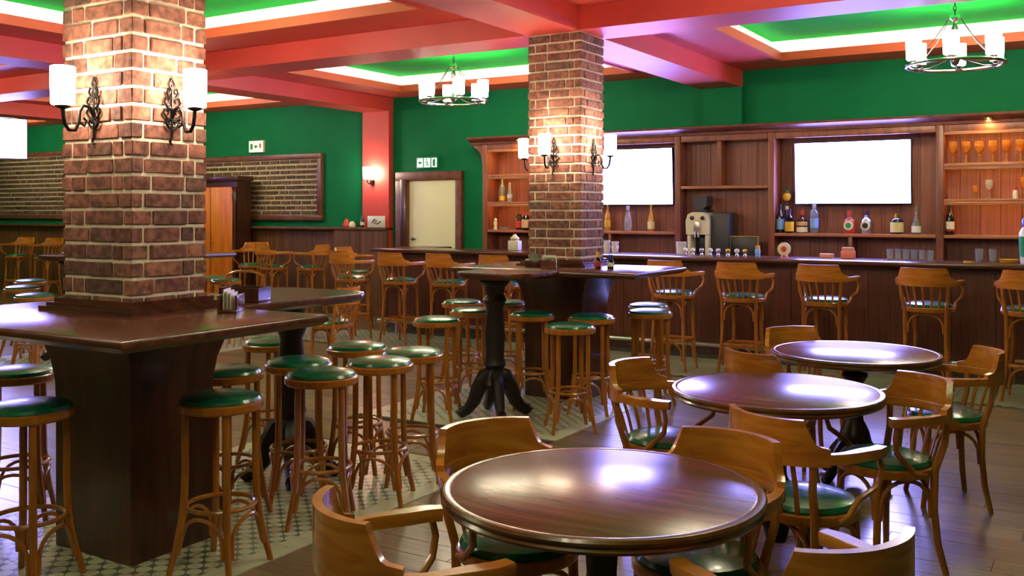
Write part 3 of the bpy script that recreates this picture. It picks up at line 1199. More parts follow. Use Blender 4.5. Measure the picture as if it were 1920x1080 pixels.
# cornice
prof = [(.0, BT + .001), (-.03, BT + .001), (-.035, BT + .03), (-.06, BT + .045), (-.10, BT + .055), (-.13, BT + .075), (-.135, BT + .10), (0.0, BT + .10)]
x0, x1 = -7.44, -.28
vs_ = [(xx, BF + .02 + o_, z) for xx in (x0, x1) for o_, z in prof]
for o_, z in [(0, 0)]:
    pass
vs_ = []
for xx in (x0, x1):
    for o_, z in prof[:-1]:
        vs_.append((xx, BF + .02 + o_, z))
    vs_.append((xx, 11.28, BT + .10))
    vs_.append((xx, 11.28, BT + .001))
n_ = len(prof) + 1
fs_ = [tuple(range(n_)), tuple(range(n_, 2 * n_))[::-1]] + [(i, (i + 1) % n_, n_ + (i + 1) % n_, n_ + i) for i in range(n_)]
co = MB().raw(vs_, fs_).build('back_bar_cornice', 'frame_wood', angle=20)
tag(co, 'long moulded wooden cornice along the top of the back bar', 'cornice')


# ---------------------------------------------------------------- screens
def tv(name, cx, cy, cz, w, h, rz, tilt, lab, mount=None):
    t = thing(name, lab, 'television', (cx, cy, cz), rz)
    t.rotation_euler = (tilt, 0, rz)
    MB().rbox(-w / 2, w / 2, 0, .05, -h / 2, h / 2, .006).build('casing', 'black_plastic', t)
    MB().box(-w / 2 + .012, w / 2 - .012, -.003, -.0005, -h / 2 + .012, h / 2 - .012).build('screen', 'screen', t, smooth=False)
    if mount:
        MB().box(-.12, .12, .051, mount, -.1, .1).build('wall_bracket', 'black_plastic', t, smooth=False)
    return t


tv('television', -2.385, 11.18, 2.02, 1.27, .715, 0, R(3), 'large bright white wall screen in the wide back bar bay', .10)
tv('television', -5.13, 11.14, 2.02, 1.27, .715, 0, R(3), 'bright screen partly hidden by the middle pillar', .06)
t = tv('television', -14.5, 8.2, 2.70, 1.30, .62, R(55), R(6), 'bright ceiling-hung screen at the left picture edge')
MB().tube([(0, .09, -.1), (0, .09, .75)], .022, 10).build('ceiling_pole', 'steel', t)
MB().box(-.1, .1, .051, .075, -.15, .1).build('wall_bracket', 'black_plastic', t, smooth=False)


# ---------------------------------------------------------------- lamps
def make_sconce():
    t = thing('wall_sconce', 'x', 'wall lamp')
    b = MB()
    b.tube([(0, .012, -.125), (0, .012, .125)], .006, 6)
    for s in (-1, 1):
        for z0, wd, ht in ((.075, .032, .05), (.03, .045, .055), (-.02, .05, .05), (-.065, .035, .04)):
            b.tube([(0, .012, z0 - ht * .4), (s * wd * .6, .014, z0 - ht * .25), (s * wd, .016, z0 + ht * .2), (s * wd * .75, .014, z0 + ht * .6), (s * wd * .3, .012, z0 + ht * .45), (s * wd * .45, .014, z0 + ht * .1)], [.0055, .006, .006, .0055, .005, .0035], 6)
    for s in (-1, 1):
        b.tube([(0, .012, .10), (s * .016, .012, .125), (0, .012, .155)], .0045, 6)
    b.tube([(0, .012, -.12), (.012, .012, -.14), (.004, .012, -.155)], .006, 6)
    b.build('scroll_plate', 'iron', t)
    a = MB().tube([(0, .012, -.03), (0, .035, .012), (0, .065, .018), (0, .085, -.01), (0, .088, -.06), (0, .108, -.098), (0, .138, -.098), (0, .158, -.07), (0, .165, -.03), (0, .168, .0)], [.008, .008, .008, .008, .008, .008, .008, .0085, .009, .009], 7)
    a.tube([(0, .088, -.06), (0, .06, -.075), (0, .05, -.05), (0, .065, -.04)], .0055, 6)
    a.build('arm', 'iron', t)
    MB().lathe([(0, -.006), (.012, -.006), (.030, .002), (.034, .010), (.020, .012), (0, .012)], 14, (0, .168, 0)).build('cup', 'iron', t)
    MB().lathe([(.0, .012), (.046, .012), (.050, .018), (.052, .10), (.052, .182), (.047, .184), (.046, .02), (0, .018)], 20, (0, .168, 0)).build('shade', 'sconce_glow', t)
    return t


sconce = make_sconce()
freeze(sconce)
SZ = 2.045
WG = 'iron wall lamps with white cylinder shades'
yc = (P1[2] + P1[3]) / 2
xc = (P1[0] + P1[1]) / 2
for x, y, rz, lab in [
    (xc, P1[2] + .001, PI, 'scrolled iron lamp on the shaded-left face of the nearest brick pillar'),
    (P1[1] - .001, yc, -PI / 2, 'scrolled iron lamp on the right-hand face of the nearest brick pillar'),
    (xc, P2[2] + .001, PI, 'scrolled iron lamp on the front face of the middle brick pillar'),
    (P2[1] - .001, P2[2] + .215, -PI / 2, 'scrolled iron lamp on the middle pillar, before the small screen'),
    (P2[0] + .001, P2[2] + .215, PI / 2, 'scrolled iron lamp on the middle pillar, before the end shelves'),
    (P3[1] - .001, P3[2] + .215, -PI / 2, 'scrolled iron lamp on the far pillar hidden behind the nearest pillar'),
]:
    place(sconce, (x, y, SZ), rz, lab, 'wall lamp', WG)
# the smaller lamp on the red pilaster
t = thing('wall_sconce', 'small white lamp glowing on the red pilaster', 'wall lamp', (-9.40, 11.299, 2.05), PI, WG)
MB().lathe([(0, 0), (.035, 0), (.04, .06), (.03, .07), (0, .07)], 14).move(0, .012, -.06).build('backplate', 'iron', t)
MB().tube([(0, .03, -.02), (0, .08, -.05), (0, .12, -.03), (0.0, .13, .02)], .009, 7).build('arm', 'iron', t)
MB().lathe([(0, .02), (.055, .02), (.062, .1), (.062, .2), (.05, .2), (0, .19)], 18, (0, .13, 0)).build('shade', 'sconce_glow', t)


def make_chandelier():
    t = thing('chandelier', 'x', 'chandelier')
    # origin at the tray ceiling
    MB().lathe([(0, -.035), (.05, -.035), (.075, -.012), (.078, 0), (0, 0)], 20).build('canopy', 'iron', t)
    m = MB()
    zz = -.03
    for k in range(4):
        lk = []
        for q in range(12):
            a = 2 * PI * q / 12
            p = (.013 * math.cos(a), 0, zz - .02 + .022 * math.sin(a))
            lk.append(p if k % 2 == 0 else (0, p[0], p[2]))
        m.tube(lk, .004, 5, closed=True)
        zz -= .034
    m.build('chain', 'iron', t)
    MB().lathe([(0, -.165), (.02, -.17), (.05, -.19), (.055, -.21), (.02, -.23), (.014, -.26), (.03, -.30), (.012, -.36), (.018, -.54), (.045, -.58), (.03, -.62), (.0, -.64)], 16).build('stem', 'chrome', t)
    MB().tube([(x_, y_, -.625) for x_, y_ in arc_pts(.40, 0, 352.5, 48)], .022, 8, closed=True, flat=.7, up=(0, 0, 1)).build('ring', 'chrome', t)
    for k in range(6):
        a = R(60 * k + 15)
        c_, s_ = math.cos(a), math.sin(a)
        MB().tube([(.03 * c_, .03 * s_, -.56), (.14 * c_, .14 * s_, -.60), (.26 * c_, .26 * s_, -.63), (.39 * c_, .39 * s_, -.625)], .008, 6).build('arm', 'iron', t)
        MB().tube([(.045 * c_, .045 * s_, -.20), (.2 * c_, .2 * s_, -.42), (.385 * c_, .385 * s_, -.61)], .004, 5).build('stay', 'iron', t)
        sh = MB().lathe([(0, -.585), (.052, -.585), (.062, -.575), (.066, -.48), (.066, -.385), (.061, -.384), (.058, -.57), (0, -.575)], 18, (.37 * c_, .37 * s_, 0)).build('shade', 'shade_glow', t)
        MB().lathe([(0, -.615), (.02, -.612), (.035, -.592), (.03, -.586), (0, -.586)], 12, (.37 * c_, .37 * s_, 0)).build('cup', 'iron', sh)
    return t


chand = make_chandelier()
freeze(chand)
CG = 'ring chandeliers with six white cylinder shades'
for x, y, a, lab in [
    (-6.58, 9.4, 0, 'ring chandelier with white shades near the door, left of the middle pillar'),
    (-1.11, 9.4, 17, 'ring chandelier with white shades above the large screen'),
    (-6.64, 5.16, 8, 'ring chandelier hidden behind the nearest pillar'),
    (-1.26, 5.16, 5, 'ring chandelier above the round tables, over the top edge of the picture'),
    (-6.64, .81, 5, 'ring chandelier beyond the left picture edge'),
    (-1.26, .81, 5, 'ring chandelier overhead near the viewer'),
    (-12.02, 9.4, 5, 'farthest ring chandelier, behind the nearest pillar'),
    (-12.02, 5.16, 5, 'ring chandelier out of sight in the far left bay'),
    (-17.4, 9.4, 5, 'ring chandelier in the far corner by the left brick panel'),
]:
    place(chand, (x, y, TRAY), R(a), lab, 'chandelier', CG)

# puck lamps under the cornice
for x, lab in ((-.98, 'small warm downlight glowing under the cornice above the amber goblets'), (-6.62, 'small warm downlight under the cornice above the end shelves')):
    t = thing('puck_lamp', lab, 'lamp', (x, BF - .06, BT + .0005), 0, 'downlights under the cornice')
    t.location = (x, BF - .065, BT + .047)
    MB().lathe([(.03, 0), (.045, 0), (.048, -.02), (.042, -.028), (.03, -.028)], 16).build('ring', 'gold', t)
    MB().lathe([(0, -.03), (.02, -.028), (.03, -.02), (.03, -.004), (0, -.004)], 14).build('bulb', 'puck_glow', t)

# ---------------------------------------------------------------- door, cupboard, panels, signs on the back wall
d = struct(thing('door_1', 'closed cream door in a broad dark wooden frame', 'door', (-8.315, 11.398, 0)))
MB().rbox(-.425, .425, -.05, -.01, 0.005, 2.04, .004).build('door_leaf', 'cream_door', d)
m = MB().rbox(-.66, -.426, -.09, 0, 0, 2.04, .008)
m.rbox(.426, .53, -.09, 0, 0, 2.04, .008)
m.rbox(-.66, .53, -.09, 0, 2.041, 2.17, .008)
m.build('door_frame', 'frame_wood', d)
MB().rbox(-.56, -.44, -.105, -.091, 0, 2.06, .006).build('frame_moulding', 'mahogany', d)
h = MB().lathe([(0, 0), (.025, 0), (.025, .01), (0, .012)], 12)
h.v = [(x_, -z_ - .05, y_) for x_, y_, z_ in h.v]
h.tube([(0, -.06, 0), (0, -.10, 0), (.09, -.10, 0)], .009, 8)
h.v = [(x_ - .36, y_, z_ + 1.18) for x_, y_, z_ in h.v]
h.build('door_handle', 'black_plastic', d)

t = thing('cupboard', 'tall dark-framed cupboard with bright orange doors behind the nearest pillar', 'cupboard', (-12.75, 10.9, 0))
MB().box(-.86, .86, 0, .3, .08, 2.08).build('body', 'mahogany', t, smooth=False)
MB().rbox(-.92, .92, -.05, .31, 2.081, 2.16, .015).build('cornice', 'mahogany', t)
MB().rbox(-.88, .88, -.02, .30, 0, .079, .01).build('plinth', 'mahogany', t)
for i in range(3):
    d_ = MB().rbox(-.80 + i * .54, -.80 + i * .54 + .52, -.03, -.001, .14, 1.98, .006).build('door', 'orange_wood', t)
    MB().lathe([(0, 0), (.014, .004), (.016, .016), (0, .024)], 10).move(-.80 + i * .54 + .06, -.045, 1.05).build('knob', 'gold', d_)
for x in (-.80, .80):
    MB().lathe([(.03, .14), (.045, .2), (.03, .3), (.035, 1.0), (.03, 1.7), (.045, 1.85), (.03, 1.9), (.045, 1.98)], 12, (x * 1.04, -.03, 0)).build('turned_post', 'mahogany', t)


def brick_panel(x0, x1, z0, z1, lab, rows):
    t = thing('brick_panel', lab, 'wall panel', (x0, 11.399, z0), 0, 'framed brick panels')
    W, H_ = x1 - x0, z1 - z0
    f = .085
    MB().box(f, W - f, -.03, 0, f, H_ - f).build('mortar_bed', 'dark_mortar', t, smooth=False)
    m = MB()
    m.rbox(0, W, -.07, 0, 0, f, .01).rbox(0, W, -.07, 0, H_ - f, H_, .01).rbox(0, f, -.068, 0, f, H_ - f, .01).rbox(W - f, W, -.068, 0, f, H_ - f, .01)
    m.build('frame', 'frame_wood', t)
    rh = (H_ - 2 * f) / rows
    for r_ in range(rows):
        x_ = f - (rnd.uniform(.08, .14) if r_ % 2 else 0)
        while x_ < W - f:
            a = max(x_, f)
            b = min(x_ + .22, W - f)
            if b - a > .04:
                link('brick', PBRICKS[rnd.randrange(5)], t, ((a + b) / 2, -.035 + rnd.uniform(-.004, .002), f + (r_ + .5) * rh), (b - a - .036, .03, rh - .034))
            x_ += .22 + rnd.uniform(-.01, .01)
    return t


brick_panel(-15.0, -10.48, 1.44, 2.51, 'long framed brick panel on the green wall behind the orange cupboard', 11)
brick_panel(-19.9, -16.0, 1.44, 2.76, 'framed brick panel on the green wall left of the nearest pillar', 13)

t = thing('exit_sign', 'green and white lit exit sign above the cream door', 'sign', (-8.42, 11.398, 2.30))
MB().rbox(-.20, .20, -.045, 0, -.085, .085, .006).build('housing', 'green_mark', t)
m = MB().box(-.175, -.075, -.048, -.0455, -.065, .065)
m.build('arrow_panel', 'sign_white', t, smooth=False)
m = MB().box(-.05, .06, -.048, -.0455, -.065, .065)
m.build('runner_panel', 'sign_white', t, smooth=False)
m = MB().box(.085, .175, -.048, -.0455, -.065, .065)
m.build('door_panel', 'sign_white', t, smooth=False)


def flatp(poly, y0, y1):
    n_ = len(poly)
    return MB().raw([(x_, y0, z_) for x_, z_ in poly] + [(x_, y1, z_) for x_, z_ in poly],
                    [tuple(range(n_)), tuple(range(n_, 2 * n_))[::-1]] + [(i, (i + 1) % n_, n_ + (i + 1) % n_, n_ + i) for i in range(n_)])


flatp([(-.16, 0), (-.125, .035), (-.125, .015), (-.09, .015), (-.09, -.015), (-.125, -.015), (-.125, -.035)], -.051, -.0485).build('arrow', 'green_mark', t, smooth=False)
m = MB().tube([(-.005, -.05, .02), (.012, -.05, -.012), (-.02, -.05, -.05)], .009, 6)
m.tube([(.012, -.05, -.012), (.03, -.05, -.05)], .009, 6).tube([(-.03, -.05, .0), (-.005, -.05, .02), (.025, -.05, .005)], .007, 6)
m.lathe([(0, -.014), (.012, -.008), (.012, .008), (0, .014)], 8, (-.002, -.05, .043))
m.build('running_figure', 'green_mark', t)
MB().box(.105, .155, -.051, -.0485, -.055, .05).build('door_symbol', 'green_mark', t, smooth=False)

t = thing('notice_sign', 'small yellow-green lit sign above the long brick panel', 'sign', (-11.93, 11.398, 2.66))
MB().rbox(-.17, .17, -.05, 0, -.10, .10, .006).build('housing', 'ivory', t)
MB().box(-.155, .155, -.053, -.0505, -.085, .085).build('face', 'sign_yellow', t, smooth=False)
MB().box(-.13, -.07, -.056, -.0535, -.05, .05).build('green_symbol', 'green_mark', t, smooth=False)
flatp([(-.04, .0), (0, .045), (0, .02), (.04, .02), (.04, -.02), (0, -.02), (0, -.045)], -.056, -.0535).build('arrow', 'green_mark', t, smooth=False)
MB().box(.08, .12, -.056, -.0535, -.03, .05).build('red_symbol', 'red_gloss', t, smooth=False)

t = thing('table_sign', 'white card with a dark scribble standing on the wainscot ledge by the pilaster', 'sign', (-9.30, 11.26, 1.346), 0)
MB().rbox(-.17, .17, 0, .015, 0, .17, .003).build('card', 'porcelain', t)
MB().tube([(-.08, -.003, .07), (-.03, -.003, .12), (.02, -.003, .10), (-.04, -.003, .06), (.03, -.003, .05), (.09, -.003, .09)], .008, 6).build('scribble', 'ink', t)
t = thing('ornament', 'small red and ivory ornament on the wainscot ledge', 'ornament', (-9.86, 11.29, 1.346))
MB().lathe([(0, 0), (.06, 0), (.065, .03), (.04, .08), (.02, .12), (0, .13)], 14, (-.05, 0, 0)).build('red_cap', 'red_gloss', t)
MB().lathe([(0, 0), (.05, 0), (.055, .04), (.03, .08), (0, .09)], 14, (.06, 0, 0)).build('ivory_body', 'ivory', t)
t = thing('bottle', 'small dark bottle on the wainscot ledge next to the white card', 'bottle', (-9.56, 11.25, 1.346))
MB().lathe([(0, 0), (.03, 0), (.032, .10), (.012, .15), (.012, .19), (0, .19)], 14).build('body', 'brown_bottle', t)
MB().lathe([(.033, .03), (.0335, .03), (.0335, .08), (.033, .08)], 14).build('label_band', 'white_label', t)


# ---------------------------------------------------------------- bottles and glasses
def bottle(name, x, y, z, prof, mt, lab, cap=None, label=None, medal=None, neckband=None, group=None, cat='bottle'):
    t = thing(name, lab, cat, (x, y, z), 0, group)
    MB().lathe(prof, 18).build('body', mt, t)
    H_ = prof[-1][1]
    rn = max(p[0] for p in prof[-3:-1]) if len(prof) > 3 else .015
    if cap:
        MB().lathe([(rn + .001, H_ - .045), (rn + .003, H_ - .045), (rn + .003, H_ + .004), (0, H_ + .006)], 14).build('cap', cap, t)
    if label:
        z0, z1, r_, lm = label
        MB().lathe([(r_ - .002, z0), (r_ + .0015, z0), (r_ + .0015, z1), (r_ - .002, z1)], 18, close=False).build('label_band', lm, t)
    if medal:
        zc, r_, y_, lm, im = medal
        m_ = MB().lathe([(0, 0), (r_, 0), (r_, .006), (r_ * .8, .008), (0, .008)], 22)
        m_.v = [(a, -c + y_, b + zc) for a, b, c in m_.v]
        o = m_.build('medallion', lm, t)
        m_ = MB().lathe([(r_ * .45, .008), (r_ * .6, .008), (r_ * .6, .011), (r_ * .45, .011)], 18)
        m_.v = [(a, -c + y_, b + zc) for a, b, c in m_.v]
        m_.build('emblem', im, o)
    if neckband:
        z0, z1, r_, lm = neckband
        MB().lathe([(r_ - .002, z0), (r_ + .002, z0), (r_ + .002, z1), (r_ - .002, z1)], 14, close=False).build('neck_band', lm, t)
    return t


std = [(0, 0), (.040, 0), (.042, .01), (.042, .18), (.036, .21), (.016, .25), (.014, .31), (.014, .33), (0, .33)]
squat = [(0, 0), (.058, 0), (.062, .015), (.064, .11), (.055, .15), (.022, .18), (.02, .23), (.02, .25), (0, .25)]
SH = 1.3355
BGp = 'bottles on the back bar shelves'
YB = 11.17
bottle('bottle', -3.168, YB - .04, SH, std, 'dark_bottle', 'dark tall bottle with pale blue label, first under the large screen', 'black_plastic', (.04, .16, .042, 'blue_label'), group=BGp)
bottle('bottle', -3.055, YB - .07, SH, [(0, 0), (.045, 0), (.05, .02), (.05, .10), (.04, .15), (.045, .18), (.018, .21), (.016, .27), (0, .27)], 'dark_bottle', 'dark bottle with rounded orange-yellow label, second under the large screen', 'purple_foil', (.02, .13, .05, 'yellow_label'), group=BGp)
bottle('bottle', -2.93, YB, SH, squat, 'brown_bottle', 'squat brown bottle with cream and peach label, third under the large screen', 'red_gloss', (.01, .07, .063, 'white_label'), neckband=(.085, .13, .063, 'peach_label'), group=BGp)
bottle('bottle', -2.79, YB, SH, [(0, 0), (.045, 0), (.047, .02), (.047, .22), (.042, .25), (.02, .27), (.02, .32), (0, .32)], 'ice_bottle', 'pale icy blue bottle, fourth under the large screen', 'steel', (.06, .17, .047, 'blue_label'), group=BGp)
bottle('bottle', -2.40, YB, SH, squat, 'red_gloss', 'red bottle with a round white medallion below the large screen', 'red_gloss', None, (.09, .052, -.06, 'white_label', 'green_mark'), (.16, .175, .04, 'green_mark'), group=BGp)
bottle('bottle', -2.22, YB, SH, squat, 'steel', 'silvery bottle with a round white medallion below the large screen', 'purple_foil', None, (.09, .052, -.06, 'white_label', 'ink'), group=BGp)
bottle('bottle', -1.90, YB, SH, [(0, 0), (.065, 0), (.07, .015), (.07, .14), (.055, .165), (.025, .18), (.022, .22), (0, .22)], 'dark_bottle', 'broad dark bottle with a cream-gold label below the large screen', 'gold', (.02, .13, .07, 'cream_label'), group=BGp)
bottle('bottle', -1.70, YB, SH, [(0, 0), (.045, 0), (.05, .02), (.05, .10), (.03, .15), (.016, .20), (.014, .30), (.016, .31), (0, .31)], 'pale_bottle', 'slender pale clear bottle, last before the goblet bay', None, (.02, .09, .05, 'white_label'), group=BGp)
t = bottle('bottle', -3.115, YB + .05, SH, [(0, 0), (.03, 0), (.035, .02), (.03, .22), (.016, .28), (.015, .37), (0, .37)], 'purple_foil', 'tall bottle with a bright orange and green stopper at the screen corner', None, None, None, (.27, .31, .02, 'white_label'), group=BGp)
MB().lathe([(0, .37), (.03, .375), (.05, .41), (.045, .45), (.02, .465), (0, .465)], 14).build('stopper', 'yellow_label', t)
MB().lathe([(0, .465), (.02, .468), (.025, .485), (0, .50)], 12).build('stopper_tip', 'green_mark', t)
bottle('bottle', -1.36, YB - .05, SH, std, 'dark_bottle', 'dark wine bottle with white label at the corner of the goblet bay', 'black_plastic', (.06, .14, .042, 'white_label'), neckband=(.04, .058, .042, 'red_gloss'), group=BGp)
bottle('bottle', -5.40, YB, SH, std, 'amber_drink', 'yellow bottle beside the middle pillar under the small screen', 'gold', (.05, .14, .042, 'yellow_label'), group=BGp)
bottle('bottle', -5.09, YB - .06, SH, [(0, 0), (.035, 0), (.05, .06), (.045, .14), (.03, .22), (.02, .26), (.022, .31), (0, .31)], 'clear_glass', 'clear glass vase-like bottle under the small screen', 'steel', group=BGp)
bottle('bottle', -4.80, YB, SH, [(0, 0), (.04, 0), (.044, .02), (.044, .13), (.034, .18), (.018, .24), (.016, .32), (0, .32)], 'amber_drink', 'amber bottle with gold cap under the small screen', 'gold', (.03, .12, .044, 'cream_label'), group=BGp)
Z2 = 1.7155
bottle('bottle', -7.00, YB, Z2, std, 'pale_bottle', 'pale clear bottle on the second shelf of the end bay', None, (.02, .08, .042, 'yellow_label'), group=BGp)
bottle('bottle', -6.88, YB, Z2, [(0, 0), (.035, 0), (.038, .1), (.02, .18), (.014, .26), (0, .27)], 'clear_glass', 'small clear bottle with white tag on the second shelf of the end bay', None, (.05, .10, .034, 'white_label'), group=BGp)
bottle('jar', -6.57, YB - .06, SH, [(0, 0), (.07, 0), (.075, .02), (.075, .17), (.05, .2), (.05, .22), (0, .22)], 'dark_bottle', 'dark jar with cream-pink label on the end bay, by the pillar', 'red_gloss', (.03, .14, .075, 'peach_label'), group=BGp, cat='jar')
bottle('jar', -6.72, YB - .02, SH, [(0, 0), (.045, 0), (.05, .02), (.05, .16), (.03, .19), (.03, .21), (0, .21)], 'brown_bottle', 'narrow dark jar beside the pink-labelled jar on the end bay', 'black_plastic', (.03, .12, .05, 'red_gloss'), group=BGp, cat='jar')
bottle('figurine', -7.08, YB - .05, SH, [(0, 0), (.03, 0), (.022, .05), (.03, .08), (.02, .12), (.025, .14), (0, .16)], 'ivory', 'small ivory figurine on the lower shelf of the end bay', group=None, cat='figurine')
t = thing('dish', 'small white dish on the lower shelf of the end bay', 'dish', (-6.92, YB - .07, SH))
MB().lathe([(0, 0), (.04, 0), (.075, .03), (.072, .034), (.03, .01), (0, .01)], 18).build('bowl', 'porcelain', t)
MB().lathe([(.072, .033), (.077, .033), (.077, .037), (.072, .037)], 18).build('rim', 'gold', t)


def goblet(x, y, z, mt, lab, grp, s=1.0, name='goblet'):
    t = thing(name, lab, 'glass', (x, y, z), 0, grp)
    MB().lathe([(0, 0), (.04 * s, 0), (.042 * s, .005), (.014 * s, .014 * s), (.009 * s, .09 * s), (.012 * s, .10 * s)], 16).build('stem', mt, t)
    MB().lathe([(.0, .10 * s), (.03 * s, .12 * s), (.048 * s, .155 * s), (.05 * s, .19 * s), (.044 * s, .235 * s), (.041 * s, .235 * s), (.046 * s, .19 * s), (.044 * s, .158 * s), (.028 * s, .127 * s), (0, .112 * s)], 16).build('bowl', mt, t)
    return t


ords = ['first', 'second', 'third', 'fourth', 'fifth', 'sixth']
for i in range(6):
    goblet(-1.335 + i * .127, 11.13, 2.0905, 'amber_glass', 'amber goblet on the top shelf, %s counted from the large screen' % ords[i], 'amber goblets on the top shelf', .98)
goblet(-1.12, 11.15, Z2, 'amber_glass', 'short glass alone on the second shelf of the goblet bay', 'glasses on the second shelf', .6)
goblet(-.99, 11.15, Z2, 'clear_glass', 'tall clear glass on the second shelf of the goblet bay', 'glasses on the second shelf', .85)
bottle('bottle', -.745, 11.14, Z2, [(0, 0), (.025, 0), (.027, .06), (.018, .1), (.012, .12), (0, .12)], 'white_label', 'small white bottle on the second shelf near the right edge', 'red_gloss', group=BGp)
goblet(-.66, 11.14, Z2, 'amber_glass', 'round-bowled glass at the right edge of the second shelf', 'glasses on the second shelf', .95)

# things standing on the bar top
BZ = 1.1005


def tumbler(x, y, lab, grp, mt='clear_glass', r_=.036, h_=.10):
    t = thing('tumbler', lab, 'glass', (x, y, BZ), 0, grp)
    MB().lathe([(0, 0), (r_ * .8, 0), (r_, h_), (r_ - .003, h_), (r_ * .78, .012), (0, .01)], 16).build('glass_wall', mt, t)
    MB().lathe([(r_ - .004, h_), (r_ + .001, h_), (r_ + .001, h_ + .003), (r_ - .004, h_ + .003)], 16).build('rim', 'chrome', t)


for i in range(6):
    tumbler(-1.80 + i * .075, 10.2, '%s tumbler from the left in the row below the slender bottle' % ords[i].capitalize(), 'tumblers in a row on the bar')
sm = [(-3.95, 'porcelain'), (-3.86, 'porcelain'), (-3.76, 'steel'), (-3.66, 'porcelain'), (-3.57, 'steel'), (-3.46, 'gold'), (-3.36, 'porcelain'), (-3.27, 'gold')]
for i, (x, mt) in enumerate(sm):
    t = thing('tap_knob', ['white', 'white', 'silver', 'white', 'silver', 'brass', 'white', 'brass'][i] + ' round-topped shaker on the bar, ' + ['first', 'second', 'third', 'fourth', 'fifth', 'sixth', 'seventh', 'eighth'][i] + ' from the paper cups', 'shaker', (x, 10.15, BZ), 0, 'small shakers along the bar top')
    t.name = 'shaker'
    MB().lathe([(0, 0), (.018, 0), (.02, .008), (.012, .02), (.012, .03)], 12).build('foot', 'steel', t)
    MB().lathe([(.012, .03), (.024, .04), (.028, .055), (.022, .072), (0, .08)], 14).build('knob', mt, t)
bottle('bottle', -3.14, 10.18, BZ, [(0, 0), (.026, 0), (.028, .02), (.028, .07), (.02, .085), (.02, .11), (0, .11)], 'blue_label', 'small blue bottle with yellow top on the bar by the black sign', 'yellow_label', group=None)
t = thing('round_plaque', 'round peach and white plaque standing on the bar under the blue-labelled bottle', 'plaque', (-2.85, 10.17, BZ))
m_ = MB().lathe([(0, 0), (.065, 0), (.07, .01), (.07, .022), (0, .024)], 26)
m_.v = [(a, -c, b + .085) for a, b, c in m_.v]
m_.build('disc', 'ivory', t)
m_ = MB().lathe([(.0, .024), (.028, .024), (.03, .028), (0, .029)], 18)
m_.v = [(a, -c, b + .085) for a, b, c in m_.v]
m_.build('emblem', 'red_gloss', t)
MB().lathe([(0, 0), (.04, 0), (.035, .015), (.012, .03), (0, .03)], 14).build('stand', 'red_gloss', t)
t = thing('carton', 'low peach carton lying on the bar', 'box', (-2.42, 10.2, BZ))
MB().rbox(-.065, .065, -.04, .04, 0, .045, .005).build('body', 'peach_paper', t)
MB().box(-.066, .066, -.012, .012, .0452, .0465).build('paper_band', 'pink_paper', t, smooth=False)
t = thing('napkin_holder', 'pink box holding folded napkins on the bar', 'box', (-2.205, 10.2, BZ))
MB().rbox(-.065, .065, -.045, .045, 0, .075, .005).build('box', 'pink_paper', t)
for k in range(4):
    MB().rbox(-.055, .055, -.034 + k * .019, -.022 + k * .019, .0755, .115 - .006 * (k % 2), .002).build('napkin', 'pink_paper' if k % 2 else 'peach_paper', t)
t = thing('coaster', 'bright yellow coaster on the bar under the goblet bay', 'coaster', (-1.06, 10.02, BZ))
MB().lathe([(0, 0), (.05, 0), (.05, .012), (0, .012)], 20).build('disc', 'yellow_label', t)
MB().lathe([(.036, .0125), (.042, .0125), (.042, .014), (.036, .014)], 20).build('ring_print', 'gold', t)
t = thing('ashtray', 'flat yellow dish on the bar near the green dispenser', 'dish', (-.74, 10.2, BZ))
MB().lathe([(0, 0), (.07, 0), (.085, .03), (.078, .03), (.06, .01), (0, .01)], 22).build('bowl', 'yellow_label', t)
MB().lathe([(.02, .0105), (.05, .0105), (.05, .012), (.02, .012)], 18).build('inner_ring', 'gold', t)
for i, x in enumerate((-1.0, -.88)):
    tumbler(x, 10.3, ['clear tumbler on the bar below the goblet bay, nearer the screen', 'clear tumbler on the bar below the goblet bay, nearer the green dispenser'][i], 'tumblers by the dispenser', r_=.04, h_=.12)
t = thing('dispenser', 'white and green dispenser with blue cap at the right picture edge', 'dispenser', (-.565, 10.12, BZ))
MB().lathe([(0, 0), (.07, 0), (.075, .02), (.08, .15), (.085, .28), (.06, .33), (.045, .34), (0, .34)], 20).build('body', 'porcelain', t)
MB().lathe([(.045, .34), (.06, .345), (.062, .40), (.045, .425), (0, .43)], 18).build('cap', 'blue_plastic', t)
MB().lathe([(.076, .06), (.0785, .06), (.087, .25), (.084, .25)], 20, close=False).build('label_band', 'green_mark', t)
t = thing('card_holder', 'glowing cream paper rosette box on the bar beside the middle pillar', 'box', (-6.21, 10.2, BZ))
MB().rbox(-.075, .075, -.05, .05, 0, .12, .012).build('box', 'ivory', t)
MB().lathe([(0, .1205), (.05, .122), (.06, .15), (.03, .18), (.015, .2), (0, .2)], 9).build('rosette', 'cream_label', t)

# coffee corner on the back counter
WT = .9495
t = thing('coffee_machine', 'white and black coffee machine with dark bean hopper in the pigeonhole bay', 'coffee machine', (-4.0, 11.0, WT))
MB().rbox(.08, .30, -.12, .20, .0, .62, .02).build('rear_housing', 'grey_plastic', t)
MB().rbox(-.20, .079, -.16, .18, .0, .10, .01).build('drip_tray', 'black_plastic', t)
MB().rbox(-.195, -.145, -.17, .16, .101, .36, .015).build('side_column', 'ivory', t)
MB().rbox(.025, .075, -.17, .16, .101, .36, .015).build('side_column', 'ivory', t)
pts = [(-.20, .361), (.078, .361), (.085, .52), (.06, .60), (.0, .625), (-.12, .625), (-.18, .60), (-.207, .52)]
flatp(pts, -.185, .17).build('head', 'ivory', t, smooth=False)
MB().rbox(-.14, .02, -.02, .12, .101, .36, .01).build('brew_recess', 'black_plastic', t)
MB().rbox(-.10, -.02, -.205, -.186, .38, .52, .008).build('spout_plate', 'steel', t)
MB().tube([(-.08, -.196, .40), (-.08, -.20, .33)], .012, 8).build('spout', 'steel', t)
